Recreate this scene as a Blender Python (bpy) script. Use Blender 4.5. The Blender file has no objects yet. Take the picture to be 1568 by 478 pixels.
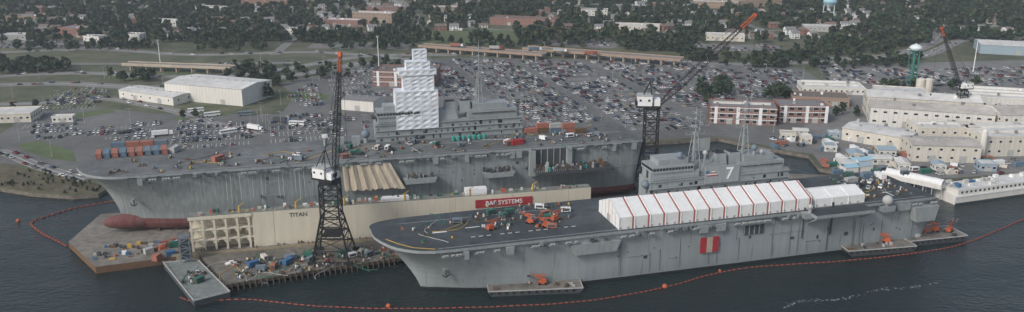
import bpy, math, random
import numpy as np
from mathutils import Vector, Matrix
random.seed(7); RNG=np.random.default_rng(7)
# ------------------------------------------------------------------ camera geometry (camera match)
F=1300.0; YH=-150.0; H=150.0
TH=math.atan((239-YH)/F); C=math.cos(TH); S_=math.sin(TH)
def ray(px,py):
    u=(px-784)/F; v=(239-py)/F
    return (u, C+v*S_, -S_+v*C)
def g(px,py,z=2.0):
    d=ray(px,py); t=(H-z)/-d[2]
    return (d[0]*t, d[1]*t)
cam=bpy.data.cameras.new("camera"); co=bpy.data.objects.new("camera",cam)
bpy.context.scene.collection.objects.link(co); bpy.context.scene.camera=co
co.location=(0,0,H); co.rotation_euler=(math.pi/2-TH,0,0)
cam.sensor_width=36; cam.lens=F/1568*36; cam.clip_end=30000; cam.clip_start=1
class Frame:
    def __init__(s,o,ang,z=0):
        s.o=o; s.ang=ang; s.z=z; s.a=(math.cos(ang),math.sin(ang)); s.n=(-math.sin(ang),math.cos(ang))
        s.M=Matrix.Translation((o[0],o[1],z))@Matrix.Rotation(ang,4,'Z')
    def loc(s,px,py,y):
        d=ray(px,py); t=(y+s.o[0]*s.n[0]+s.o[1]*s.n[1])/(d[0]*s.n[0]+d[1]*s.n[1])
        X=d[0]*t-s.o[0]; Y=d[1]*t-s.o[1]
        return X*s.a[0]+Y*s.a[1], H+d[2]*t-s.z
    def onz(s,px,py,z):
        x,y=g(px,py,z+s.z); x-=s.o[0]; y-=s.o[1]
        return x*s.a[0]+y*s.a[1], x*s.n[0]+y*s.n[1]
    def w(s,x,y): return (s.o[0]+x*s.a[0]+y*s.n[0], s.o[1]+x*s.a[1]+y*s.n[1])
def frame2(p,q,z=0): return Frame(p,math.atan2(q[1]-p[1],q[0]-p[0]),z)
ID=Matrix.Identity(4)
# ------------------------------------------------------------------ materials
MATS={}
def mat(name,col,rough=.75,var=.12,scale=.5,stretch=(1,1,1),col2=None,metal=0,bump=0,big=0.0,spec=.3,thr=(.3,.7),streak=0):
    if name in MATS: return MATS[name]
    m=bpy.data.materials.new(name); m.use_nodes=True; nt=m.node_tree; N=nt.nodes; L=nt.links
    b=N["Principled BSDF"]; b.inputs["Roughness"].default_value=rough; b.inputs["Metallic"].default_value=metal
    b.inputs["Specular IOR Level"].default_value=spec
    tc=N.new("ShaderNodeTexCoord"); mp=N.new("ShaderNodeMapping"); mp.inputs["Scale"].default_value=stretch
    L.new(tc.outputs["Object"],mp.inputs["Vector"])
    n=N.new("ShaderNodeTexNoise"); n.inputs["Scale"].default_value=scale; n.inputs["Detail"].default_value=6; n.inputs["Roughness"].default_value=.65
    L.new(mp.outputs[0],n.inputs["Vector"])
    r=N.new("ShaderNodeValToRGB"); c1=[c*(1-var) for c in col]; c2=col2 or [min(1,c*(1+var)) for c in col]
    r.color_ramp.elements[0].position=thr[0]; r.color_ramp.elements[1].position=thr[1]
    r.color_ramp.elements[0].color=(*c1,1); r.color_ramp.elements[1].color=(*c2,1)
    L.new(n.outputs[0],r.inputs[0]); out=r.outputs[0]
    def mul(out,fac,c):
        mx=N.new("ShaderNodeMix"); mx.data_type='RGBA'; mx.blend_type='MULTIPLY'; mx.inputs[0].default_value=1
        L.new(out,mx.inputs[6]); L.new(fac,mx.inputs[7]); return mx.outputs[2]
    if big:
        n2=N.new("ShaderNodeTexNoise"); n2.inputs["Scale"].default_value=scale*.12; n2.inputs["Detail"].default_value=4
        L.new(tc.outputs["Object"],n2.inputs["Vector"])
        mr=N.new("ShaderNodeMapRange"); mr.inputs[1].default_value=.3; mr.inputs[2].default_value=.7
        mr.inputs[3].default_value=1-big; mr.inputs[4].default_value=1+big
        L.new(n2.outputs[0],mr.inputs[0]); out=mul(out,mr.outputs[0],None)
    if streak:
        mp3=N.new("ShaderNodeMapping"); mp3.inputs["Scale"].default_value=(.45,.45,.035); L.new(tc.outputs["Object"],mp3.inputs["Vector"])
        n3=N.new("ShaderNodeTexNoise"); n3.inputs["Scale"].default_value=1.6; n3.inputs["Detail"].default_value=3; L.new(mp3.outputs[0],n3.inputs["Vector"])
        r3=N.new("ShaderNodeValToRGB"); r3.color_ramp.elements[0].position=.60; r3.color_ramp.elements[1].position=.72
        r3.color_ramp.elements[0].color=(1,1,1,1); r3.color_ramp.elements[1].color=(1-streak,1-streak*1.15,1-streak*1.3,1); L.new(n3.outputs[0],r3.inputs[0]); out=mul(out,r3.outputs[0],None)
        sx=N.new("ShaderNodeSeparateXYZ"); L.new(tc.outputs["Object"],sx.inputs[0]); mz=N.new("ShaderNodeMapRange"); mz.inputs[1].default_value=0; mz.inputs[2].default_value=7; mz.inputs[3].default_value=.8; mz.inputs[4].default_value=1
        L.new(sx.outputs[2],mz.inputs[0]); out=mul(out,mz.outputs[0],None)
    L.new(out,b.inputs["Base Color"])
    if bump:
        bp=N.new("ShaderNodeBump"); bp.inputs["Strength"].default_value=bump; bp.inputs["Distance"].default_value=.3
        L.new(n.outputs[0],bp.inputs["Height"]); L.new(bp.outputs[0],b.inputs["Normal"])
    MATS[name]=m; return m
mat("hull_grey",(.275,.31,.322),.55,.09,.35,(1,1,.06),big=.06,streak=.28)
mat("hull_grey2",(.235,.265,.272),.6,.22,.9,(1,1,.04),big=.10,streak=.3)
mat("ship_grey",(.265,.292,.30),.6,.14,.6,(1,1,.3))
mat("ship_dark",(.06,.065,.07),.7,.3,1)
mat("boot",(.02,.02,.022),.6,.3,1)
mat("deck_dark",(.052,.062,.068),.8,.3,.25,big=.3)
mat("deck_grey",(.125,.133,.135),.85,.3,.25,big=.25)
mat("red_bottom",(.19,.045,.045),.7,.35,.5,(1,1,.4),col2=(.16,.09,.085))
mat("cream",(.58,.54,.44),.6,.08,.4,(1,1,.15),big=.06,streak=.12)
mat("cream_dark",(.32,.27,.18),.7,.25,.8)
mat("rust",(.14,.085,.05),.85,.4,1.5)
mat("wood",(.10,.08,.06),.9,.35,1.5)
mat("pier_deck",(.15,.14,.12),.9,.35,.35,big=.25)
mat("pontoon",(.18,.168,.15),.85,.35,.3,big=.25)
mat("steel_deck",(.18,.20,.19),.8,.3,.4,big=.2)
mat("white",(.75,.76,.76),.5,.06,.8)
mat("tentwhite",(.72,.73,.72),.6,.08,.5,big=.05)
mat("tentred",(.38,.13,.12),.6,.15,1)
mat("wrap",(.64,.68,.72),.45,.16,.5,bump=.8,big=.08)
mat("crane_black",(.022,.022,.024),.6,.4,1)
mat("orange",(.45,.11,.05),.6,.2,1)
mat("boomred",(.26,.065,.045),.7,.25,1)
mat("red",(.34,.035,.04),.6,.2,1)
mat("yellow",(.50,.33,.07),.6,.15,1)
mat("green_eq",(.03,.14,.10),.55,.2,1)
mat("teal",(.04,.28,.24),.55,.2,1)
mat("blue",(.05,.13,.25),.5,.2,1)
mat("bluegrey",(.15,.19,.23),.6,.15,1)
mat("container_or",(.34,.14,.10),.7,.2,1.2)
mat("container_bl",(.12,.18,.24),.7,.2,1.2)
mat("glass",(.02,.025,.03),.15,.1,1,spec=.6)
mat("tyre",(.015,.015,.015),.9,.1,1)
mat("concrete",(.36,.34,.30),.85,.15,.3,big=.12)
mat("concrete_tan",(.40,.345,.28),.85,.15,.3,big=.12)
mat("quay",(.16,.14,.12),.9,.4,.5)
mat("asphalt",(.13,.132,.13),.9,.18,.12,big=.22)
mat("asphalt2",(.17,.168,.163),.9,.2,.08,big=.2)
mat("road",(.19,.188,.185),.9,.12,.1,big=.12)
mat("paint_white",(.7,.7,.68),.7,.15,1)
mat("grass",(.070,.092,.052),.95,.3,.05,col2=(.135,.135,.088),big=.25)
mat("grass2",(.095,.125,.058),.95,.2,.1,big=.2)
mat("scrub",(.09,.085,.05),.95,.4,.25,col2=(.16,.14,.09),big=.3)
mat("brick",(.25,.135,.11),.85,.2,1.5)
mat("brick_tan",(.31,.23,.18),.85,.2,1.5)
mat("wall_white",(.64,.63,.59),.7,.08,.5,(1,1,.2))
mat("wall_cream",(.58,.55,.48),.7,.1,.5,(1,1,.2))
mat("wall_grey",(.38,.39,.38),.7,.12,.5)
mat("wall_blue",(.28,.36,.42),.6,.12,.5)
mat("roof_white",(.58,.58,.56),.7,.16,.15,big=.15)
mat("roof_tan",(.42,.40,.37),.8,.2,.15,big=.15)
mat("roof_grey",(.19,.19,.195),.85,.2,.5)
mat("roof_brown",(.15,.125,.11),.85,.25,.5)
mat("roof_red",(.18,.12,.10),.85,.25,.5)
mat("tarp_tan",(.44,.38,.30),.8,.25,.8,(1,1,.15),bump=.5)
mat("trunk",(.08,.06,.045),.9,.2,2)
mat("foam",(.24,.28,.30),.8,.3,2)
LEAF=[(.030,.050,.032),(.040,.063,.036),(.052,.072,.040),(.068,.078,.044),(.036,.056,.042)]
for i,c in enumerate(LEAF): mat("leaf%d"%i,c,.8,.35,.35,spec=.15)
CARC=dict(white=(.7,.7,.7),silver=(.42,.43,.45),grey=(.16,.165,.17),black=(.02,.02,.022),red=(.20,.03,.03),blue=(.03,.06,.13),beige=(.36,.31,.22),green=(.03,.07,.05))
for k,c in CARC.items(): mat("paint_"+k if k!="white" else "carwhite",c,.3,.03,1,spec=.5)
# ------------------------------------------------------------------ mesh builder
class MB:
    def __init__(s): s.v=[];s.f=[];s.m=[];s.sm=[]
    def add(s,vs,fs,m,smooth=False):
        o=len(s.v); s.v+=[tuple(v) for v in vs]
        for f in fs: s.f.append([i+o for i in f]); s.m.append(m); s.sm.append(smooth)
    def box(s,x0,x1,y0,y1,z0,z1,m,mtop=None):
        vs=[(x0,y0,z0),(x1,y0,z0),(x1,y1,z0),(x0,y1,z0),(x0,y0,z1),(x1,y0,z1),(x1,y1,z1),(x0,y1,z1)]
        s.add(vs,[(0,3,2,1),(0,1,5,4),(1,2,6,5),(2,3,7,6),(3,0,4,7)],m); s.add(vs[4:],[(0,1,2,3)],mtop or m)
    def cbox(s,x,y,z,lx,ly,lz,m,mtop=None): s.box(x-lx/2,x+lx/2,y-ly/2,y+ly/2,z,z+lz,m,mtop)
    def taper(s,x0,x1,y0,y1,z0,z1,k,m,ky=None,mtop=None):
        ky=k if ky is None else ky
        cx=(x0+x1)/2;cy=(y0+y1)/2
        f=lambda x,y:(cx+(x-cx)*k,cy+(y-cy)*ky,z1)
        vs=[(x0,y0,z0),(x1,y0,z0),(x1,y1,z0),(x0,y1,z0),f(x0,y0),f(x1,y0),f(x1,y1),f(x0,y1)]
        s.add(vs,[(0,3,2,1),(0,1,5,4),(1,2,6,5),(2,3,7,6),(3,0,4,7)],m); s.add(vs[4:],[(0,1,2,3)],mtop or m)
    def beam(s,p,q,w,m,w2=None,n=4):
        p=Vector(p);q=Vector(q);d=q-p
        if d.length<1e-6:return
        d.normalize(); u=d.cross(Vector((0,0,1)))
        if u.length<1e-3:u=Vector((1,0,0))
        u.normalize(); v=d.cross(u); w2=w if w2 is None else w2
        k=math.sqrt(2) if n==4 else 1; off=math.pi/4 if n==4 else 0
        a=[p+(u*math.cos(off+2*math.pi*i/n)+v*math.sin(off+2*math.pi*i/n))*w*k/2 for i in range(n)]
        b=[q+(u*math.cos(off+2*math.pi*i/n)+v*math.sin(off+2*math.pi*i/n))*w2*k/2 for i in range(n)]
        s.add(a+b,[(i,(i+1)%n,n+(i+1)%n,n+i) for i in range(n)]+[tuple(range(n))[::-1],tuple(range(n,2*n))],m)
    def cyl(s,p,q,r,m,r2=None,n=12): s.beam(p,q,2*r,m,None if r2 is None else 2*r2,n)
    def sphere(s,c,r,m,n=12,sq=(1,1,1)):
        vs=[];fs=[];k=n//2
        for i in range(k+1):
            a=math.pi*i/k
            for j in range(n):
                b=2*math.pi*j/n; vs.append((c[0]+r*sq[0]*math.sin(a)*math.cos(b),c[1]+r*sq[1]*math.sin(a)*math.sin(b),c[2]+r*sq[2]*math.cos(a)))
        for i in range(k):
            for j in range(n): fs.append((i*n+j,(i+1)*n+j,(i+1)*n+(j+1)%n,i*n+(j+1)%n))
        s.add(vs,fs,m,True)
    def prism(s,poly,z0,z1,m,mtop=None):
        n=len(poly); A=sum(poly[i][0]*poly[(i+1)%n][1]-poly[(i+1)%n][0]*poly[i][1] for i in range(n))
        if A<0: poly=poly[::-1]
        vs=[(p[0],p[1],z0) for p in poly]+[(p[0],p[1],z1) for p in poly]
        s.add(vs,[(i,(i+1)%n,n+(i+1)%n,n+i) for i in range(n)]+[tuple(range(n))[::-1]],m)
        s.add(vs[n:],[tuple(range(n))],mtop or m)
    def sheet(s,poly,z,m):
        n=len(poly); A=sum(poly[i][0]*poly[(i+1)%n][1]-poly[(i+1)%n][0]*poly[i][1] for i in range(n))
        if A<0: poly=poly[::-1]
        s.add([(p[0],p[1],z) for p in poly],[tuple(range(n))],m)
    def ribbon(s,pts,w,z,m):
        L=[];R=[]
        for i,p in enumerate(pts):
            a=pts[max(i-1,0)];b=pts[min(i+1,len(pts)-1)]
            dx,dy=b[0]-a[0],b[1]-a[1];l=math.hypot(dx,dy) or 1
            L.append((p[0]-dy/l*w/2,p[1]+dx/l*w/2,z));R.append((p[0]+dy/l*w/2,p[1]-dx/l*w/2,z))
        n=len(pts); s.add(L+R,[(i+n,i+1+n,i+1,i) for i in range(n-1)],m)
    def mesh(s,name):
        me=bpy.data.meshes.new(name); me.from_pydata(s.v,[],s.f)
        names=list(dict.fromkeys(s.m)); idx={n:i for i,n in enumerate(names)}
        for n in names: me.materials.append(MATS[n])
        me.polygons.foreach_set("material_index",[idx[x] for x in s.m])
        me.polygons.foreach_set("use_smooth",s.sm); me.update(); return me
    def obj(s,name,M=ID,parent=None):
        return link(name,s.mesh(name),M,parent)
SC=bpy.context.scene.collection
def link(name,data,M=ID,parent=None):
    o=bpy.data.objects.new(name,data); SC.objects.link(o)
    if parent: o.parent=parent; o.matrix_local=M
    else: o.matrix_world=M
    return o
def empty(name,M): return link(name,None,M)
def at(x,y,z=2.0,rot=0,sc=1): return Matrix.Translation((x,y,z))@Matrix.Rotation(rot,4,'Z')@Matrix.Scale(sc,4)
def text(name,body,size,M,m,parent,ext=.02):
    cu=bpy.data.curves.new(name,'FONT'); cu.body=body; cu.size=size; cu.extrude=ext; cu.align_x='CENTER'; cu.align_y='CENTER'; cu.offset=size*.012
    cu.materials.append(MATS[m]); return link(name,cu,M,parent)
UP=Matrix.Rotation(math.pi/2,4,'X')
def inpoly(x,y,P):
    c=False;n=len(P);j=n-1
    for i in range(n):
        if (P[i][1]>y)!=(P[j][1]>y) and x<(P[j][0]-P[i][0])*(y-P[i][1])/(P[j][1]-P[i][1])+P[i][0]: c=not c
        j=i
    return c
# ------------------------------------------------------------------ light
w=bpy.data.worlds.new("World"); bpy.context.scene.world=w; w.use_nodes=True
sk=w.node_tree.nodes.new("ShaderNodeTexSky"); sk.sky_type='NISHITA'; sk.sun_disc=False
sunp=Vector((-.62,-.55,.62)).normalized()
sk.sun_elevation=math.asin(sunp.z); sk.sun_rotation=math.atan2(sunp.x,sunp.y); sk.dust_density=3; sk.air_density=1.0
hs=w.node_tree.nodes.new("ShaderNodeHueSaturation"); hs.inputs["Saturation"].default_value=.75
w.node_tree.links.new(sk.outputs[0],hs.inputs["Color"]); w.node_tree.links.new(hs.outputs[0],w.node_tree.nodes["Background"].inputs[0]); w.node_tree.nodes["Background"].inputs[1].default_value=.15
sl=bpy.data.lights.new("sun",'SUN'); sl.energy=1.8; sl.angle=math.radians(12); sl.color=(1,.985,.95)
so=link("sun",sl,Matrix.Translation((0,0,400))@(-sunp).to_track_quat('-Z','Y').to_matrix().to_4x4())
vs=bpy.context.scene.view_settings; vs.view_transform='Standard'; vs.look='None'; vs.exposure=0
# atmospheric haze: a real layer of thin homogeneous mist over the whole site
hm=bpy.data.materials.new("haze"); hm.use_nodes=True; nt=hm.node_tree
for n_ in list(nt.nodes):
    if n_.type=='BSDF_PRINCIPLED': nt.nodes.remove(n_)
vsn=nt.nodes.new("ShaderNodeVolumeScatter"); vsn.inputs["Color"].default_value=(.84,.94,1,1); vsn.inputs["Density"].default_value=.00013; vsn.inputs["Anisotropy"].default_value=.2
nt.links.new(vsn.outputs[0],nt.nodes["Material Output"].inputs["Volume"]); MATS["haze"]=hm
m=MB(); m.box(-3500,3500,-200,5000,-6,260,"haze"); hz=m.obj("haze_layer_background")
# ------------------------------------------------------------------ water
wm=bpy.data.materials.new("water"); wm.use_nodes=True; nt=wm.node_tree;N=nt.nodes;L=nt.links;b=N["Principled BSDF"]
b.inputs["Base Color"].default_value=(.012,.022,.023,1); b.inputs["IOR"].default_value=1.33
tc=N.new("ShaderNodeTexCoord")
def nz(sc,det,st=(1,1,1)):
    mp=N.new("ShaderNodeMapping"); mp.inputs["Scale"].default_value=st; mp.inputs["Rotation"].default_value=(0,0,.4); L.new(tc.outputs["Object"],mp.inputs[0])
    n=N.new("ShaderNodeTexNoise"); n.inputs["Scale"].default_value=sc; n.inputs["Detail"].default_value=det; L.new(mp.outputs[0],n.inputs["Vector"]); return n
n1=nz(.30,5,(1,2.2,1)); n2=nz(.012,3,(1,2.5,1)); n3=nz(.06,3,(1,2,1))
mr=N.new("ShaderNodeMapRange"); mr.inputs[3].default_value=.05; mr.inputs[4].default_value=.30; L.new(n2.outputs[0],mr.inputs[0]); mr.inputs[1].default_value=.35; mr.inputs[2].default_value=.65
L.new(mr.outputs[0],b.inputs["Roughness"])
b1=N.new("ShaderNodeBump"); b1.inputs["Strength"].default_value=.85; b1.inputs["Distance"].default_value=.8; L.new(n1.outputs[0],b1.inputs["Height"])
b2=N.new("ShaderNodeBump"); b2.inputs["Strength"].default_value=.45; b2.inputs["Distance"].default_value=1.8; L.new(n3.outputs[0],b2.inputs["Height"]); L.new(b1.outputs[0],b2.inputs["Normal"])
L.new(b2.outputs[0],b.inputs["Normal"]); MATS["water"]=wm
m=MB(); m.sheet([(-6000,-300),(6000,-300),(6000,9000),(-6000,9000)],0,"water"); m.obj("water")
# ------------------------------------------------------------------ land
shore=[(-500,250),(-100,278),(0,288),(50,296),(110,300),(150,297),(172,285),(210,262),(600,235),(960,220),(1100,212),(1180,228),(1238,238),(1255,258),(1330,274),(1460,276),(1568,266),(2100,240)]
lp=[g(*p) for p in shore]+[(6000,g(2100,240)[1]),(6000,9000),(-6000,9000),(-6000,g(-500,250)[1])]
m=MB(); m.prism(lp,-3,2,"quay","grass"); m.obj("ground")
m=MB()
bank=[(-100,276),(0,286),(50,294),(110,298),(150,295),(158,283),(100,272),(40,258),(0,252),(-100,248)]
m.sheet([g(*p,2.004) for p in bank],2.008,"scrub"); m.obj("shore_bank")
FOOT=[]
def foot(x,y,r): FOOT.append((x,y,r))
def blocked(x,y,pad=0):
    for a in FOOT:
        if abs(x-a[0])<a[2]+pad and abs(y-a[1])<a[2]+pad: return True
    return False
A1=[(-60,244),(0,205),(60,170),(150,165),(250,175),(430,175),(450,150),(430,128),(560,98),(700,88),(1000,92),(1230,105),(1290,150),(1260,225),(1180,224),(1100,209),(960,216),(600,230),(210,257),(175,280),(160,278),(100,266),(40,254)]
m=MB(); m.sheet([g(*p) for p in A1],2.004,"asphalt"); m.obj("parking_lot_pavement")
A2=[(1180,226),(1300,150),(1250,100),(1568,92),(2000,100),(2000,240),(1568,263),(1460,273),(1330,271),(1260,256),(1245,236)]
m=MB(); m.sheet([g(*p) for p in A2],2.008,"asphalt2"); m.obj("shipyard_pavement")
m=MB()
for P in [[(28,222),(60,215),(112,232),(118,248),(75,243),(35,230)],[(95,176),(170,166),(178,172),(100,184)],[(400,142),(470,140),(505,146),(500,153),(400,150)],
          [(265,180),(350,172),(352,176),(270,185)],[(150,112),(300,110),(320,116),(180,122)]]:
    m.sheet([g(*p) for p in P],2.014,"grass2")
m.obj("lawn")
m=MB()
for k,P in enumerate([[(0,64),(230,60),(240,70),(0,74)],[(480,64),(630,66),(625,76),(470,74)],[(820,60),(960,64),(940,74),(830,70)],[(1040,66),(1200,70),(1190,78),(1050,78)]]):
    m.sheet([g(*p) for p in P],2.012,"asphalt2")
m.obj("distant_pavement")
# roads
def road(pts,wd,mark=True,z=2.02,name="road",mt="road"):
    P=[g(*p,z) for p in pts]
    Q=[]
    for i in range(len(P)-1):
        p0=P[max(i-1,0)];p1=P[i];p2=P[i+1];p3=P[min(i+2,len(P)-1)]
        for k in range(6):
            t=k/6; Q.append(tuple(.5*((2*p1[j])+(-p0[j]+p2[j])*t+(2*p0[j]-5*p1[j]+4*p2[j]-p3[j])*t*t+(-p0[j]+3*p1[j]-3*p2[j]+p3[j])*t**3) for j in (0,1)))
    Q.append(P[-1]); mb=MB(); mb.ribbon(Q,wd+1.2,z-.006,"concrete"); mb.ribbon(Q,wd,z,mt)
    if mark: mb.ribbon(Q,.35,z+.006,"paint_white")
    mb.obj(name); return Q
ROADS=[]
ROADS.append(road([(-60,132),(100,128),(250,134),(420,120),(560,95)],14,name="highway"))
ROADS.append(road([(-60,120),(120,112),(300,118),(420,108),(560,86),(700,84)],12,z=2.03,name="highway"))
ROADS.append(road([(-50,82),(150,76),(300,84),(480,80),(640,92)],11,z=2.045,name="highway"))
ROADS.append(road([(-50,160),(60,158),(150,150),(260,168),(330,190),(400,205)],9,z=2.06))
ROADS.append(road([(-60,232),(0,232),(60,255),(130,275)],7,z=2.075))
ROADS.append(road([(900,84),(1100,98),(1300,92),(1400,76),(1440,52),(1420,30)],14,z=2.09,name="highway"))
ROADS.append(road([(1250,88),(1400,88),(1480,60),(1568,62),(1700,70)],12,z=2.105,name="highway"))
ROADS.append(road([(1380,30),(1450,40),(1568,40),(1700,44)],12,z=2.12,name="highway"))
for pts in [[(-50,52),(300,48),(640,58)],[(-50,20),(400,22),(900,10)],[(700,44),(1000,50),(1380,42)],[(600,-10),(640,30),(600,60)],[(1000,-20),(1100,20),(1200,60)],[(250,-10),(180,30),(120,76)],[(800,20),(1250,18),(1600,12)],[(-50,102),(130,98),(300,98),(460,96)],[(420,10),(460,40),(420,84)],[(880,8),(900,40),(860,60)]]:
    ROADS.append(road(pts,8,False,z=2.14+len(ROADS)*.01))
FIELD=[(640,66),(655,48),(780,46),(800,66),(720,72)]
m=MB(); m.sheet([g(*p) for p in FIELD],2.35,"grass2"); m.obj("sports_field")
# ------------------------------------------------------------------ buildings
def building(name,pl,pr,depth,h,wall="wall_white",roof="roof_white",gable=0,rows=1,winw=1.6,winh=1.3,gap=4,door=True,z=2.0,units=0):
    a=g(*pl); bb=g(*pr); fr=frame2(a,bb,z); Lx=math.hypot(bb[0]-a[0],bb[1]-a[1])
    mb=MB(); mb.box(0,Lx,0,depth,-.3,h,wall,roof if not gable else wall)
    if gable:
        o=.5
        if Lx>=depth:
            vs=[(-o,-o,h),(Lx+o,-o,h),(Lx+o,depth+o,h),(-o,depth+o,h),(-o,depth/2,h+gable),(Lx+o,depth/2,h+gable)]
            mb.add(vs,[(0,1,5,4),(3,4,5,2),(0,3,2,1)],roof); mb.add(vs,[(0,4,3),(1,2,5)],wall)
            if Lx>25:
                for i in range(int(Lx/7)): mb.cyl((3.5+i*7,depth/2,h+gable-.3),(3.5+i*7,depth/2,h+gable+.7),.5,"wall_grey",n=8)
        else:
            vs=[(-o,-o,h),(Lx+o,-o,h),(Lx+o,depth+o,h),(-o,depth+o,h),(Lx/2,-o,h+gable),(Lx/2,depth+o,h+gable)]
            mb.add(vs,[(0,4,5,3),(1,2,5,4),(0,3,2,1)],roof); mb.add(vs,[(0,1,4),(2,3,5)],wall)
    else:
        for q in [(-.15,Lx+.15,-.15,.3),(-.15,Lx+.15,depth-.3,depth+.15),(-.15,.3,.3,depth-.3),(Lx-.3,Lx+.15,.3,depth-.3)]:
            mb.box(q[0],q[1],q[2],q[3],h-.4,h+.6,wall)
    for i in range(units):
        x=random.uniform(2,max(3,Lx-3));y=random.uniform(2,max(3,depth-3)); s=random.uniform(1,2.5)
        zz=h-.2 if not gable else h+gable*.3
        mb.cbox(x,y,zz,s,s*random.uniform(.7,1.4),random.uniform(1,2)+.3,random.choice(["wall_grey","white","roof_grey"]))
    if units>=5 and not gable:
        for k in range(1,int(depth/12)+1): mb.box(3,Lx-3,k*12-1.2,k*12+1.2,h,h+1.3,"wall_white","roof_white")
    fh=h/rows
    if winw:
        n=int(Lx/gap)
        for r in range(rows):
            zc=fh*r+fh*.55
            for i in range(n):
                x=(i+.5)*Lx/n; mb.box(x-winw/2-.12,x+winw/2+.12,-.06,.02,zc-winh/2-.12,zc+winh/2+.12,"white"); mb.box(x-winw/2,x+winw/2,-.1,-.05,zc-winh/2,zc+winh/2,"glass")
            n2=max(1,int(depth/gap))
            for i in range(n2):
                y=(i+.5)*depth/n2
                for xx,sg in ((Lx,1),(0,-1)):
                    x0,x1=sorted((xx+sg*.05,xx+sg*.1)); mb.box(x0,x1,y-winw/2,y+winw/2,zc-winh/2,zc+winh/2,"glass")
    if wall=="brick" and rows>1 and h>11:
        for r in range(1,rows+1): mb.box(-.2,Lx+.2,-.2,-.13,fh*r-.5,fh*r-.05,"white")
        for i in range(int(Lx/15)+1): x=min(Lx-2,i*15+3); mb.box(x,x+2.2,-.3,-.22,.2,h+.3,"white")
    if wall in("wall_white","wall_cream") and h>8:
        for i in range(int(Lx/3)): mb.box(i*3,i*3+.15,-.05,-.002,0,h-.5,"wall_grey")
    if door:
        for x in ([Lx*.3,Lx*.75] if Lx>30 else [Lx*.5]): mb.box(x-2,x+2,-.14,-.06,0,min(4,h*.6),"wall_grey")
    mb.obj(name,fr.M)
    c=fr.w(Lx/2,depth/2); foot(c[0],c[1],max(Lx,depth)/2+1); return fr,Lx
building("warehouse",(254,152),(372,163),38,13,"wall_white","roof_white",gable=2,winw=0)
building("warehouse",(183,150),(266,162),20,6.5,"wall_white","roof_white",gable=1,rows=1,winw=1.2,gap=9)
building("warehouse",(523,168),(572,172),18,8,"wall_white","roof_grey",gable=1,winw=0)
building("office_building",(-40,190),(48,187),22,6,"wall_cream","roof_white",rows=1)
building("office_trailer",(80,188),(112,187),6,4,"wall_white","roof_white",gap=3)
building("brick_building",(572,132),(665,134),30,12.5,"brick","roof_brown",rows=3,gap=4.5,units=4)
building("brick_office_building",(1086,189),(1188,193),22,12,"brick","roof_grey",rows=3,winw=3.6,winh=2.0,gap=5,units=5)
building("brick_office_building",(1192,188),(1266,189),20,12,"brick","roof_grey",rows=3,winw=3.6,winh=2.0,gap=5,units=4)
building("low_brick_building",(1212,160),(1300,164),22,6,"brick_tan","roof_brown",rows=1,units=4)
building("long_shed",(1228,143),(1325,146),26,5,"wall_white","roof_white",rows=1,units=5)
building("long_shed",(1338,150),(1420,155),20,6,"wall_cream","roof_white",rows=1,units=3)
building("machine_shop",(1330,192),(1520,206),24,13,"wall_white","roof_tan",gable=3,rows=2,winw=2.4,gap=6,units=6)
building("machine_shop",(1325,177),(1500,188),24,14,"wall_cream","roof_white",gable=3,rows=2,winw=2.4,gap=6,units=6)
building("machine_shop",(1395,247),(1500,250),22,10,"wall_cream","roof_tan",gable=1.8,rows=2,gap=6,units=4)
building("machine_shop",(1402,224),(1500,226),20,12,"wall_cream","roof_white",rows=2,gap=6,units=8)
building("machine_shop",(1506,240),(1640,238),34,12,"wall_cream","roof_white",rows=2,gap=6,units=8)
building("machine_shop",(1530,208),(1660,210),30,14,"wall_white","roof_tan",gable=3,rows=2,gap=6,units=6)
building("machine_shop",(1288,214),(1388,232),24,8,"wall_cream","roof_white",gable=1.5,rows=1,gap=6,units=5)
building("machine_shop",(1480,170),(1640,180),40,11,"wall_white","roof_white",rows=1,gap=7,units=6)
building("warehouse",(1500,82),(1700,92),40,9,"wall_blue","roof_white",gable=2,winw=0)
for i,(x,y) in enumerate([(1195,215),(1225,220),(1262,232),(1300,244),(1335,252),(1285,258),(1430,262),(1345,240),(1375,262),(1215,208),(1500,262),(1268,212)]):
    wd=random.uniform(18,34)
    building("site_shed",(x,y),(x+wd,y+1),random.uniform(7,12),random.uniform(3,5),random.choice(["wall_white","wall_cream","wall_blue","wall_grey"]),random.choice(["roof_white","roof_white","roof_tan","wall_blue"]),gable=random.choice([0,1.2]),gap=3)
for px,py in ((1408,142),(1420,142)):
    x,y=g(px,py); mb=MB(); mb.cyl((0,0,0),(0,0,11),3.5,"wall_cream",n=20); mb.cyl((0,0,11),(0,0,12.2),3.5,"wall_cream",.4,n=20); mb.beam((3.6,0,0),(3.6,0,11.5),.3,"wall_grey"); mb.obj("storage_tank",at(x,y)); foot(x,y,5)
x,y=g(1502,242); mb=MB(); mb.cyl((0,0,0),(0,0,17),1.8,"wall_white",n=16); mb.cyl((0,0,17),(0,0,18),1.8,"wall_white",.3,n=16); mb.obj("silo",at(x,y))
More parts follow.
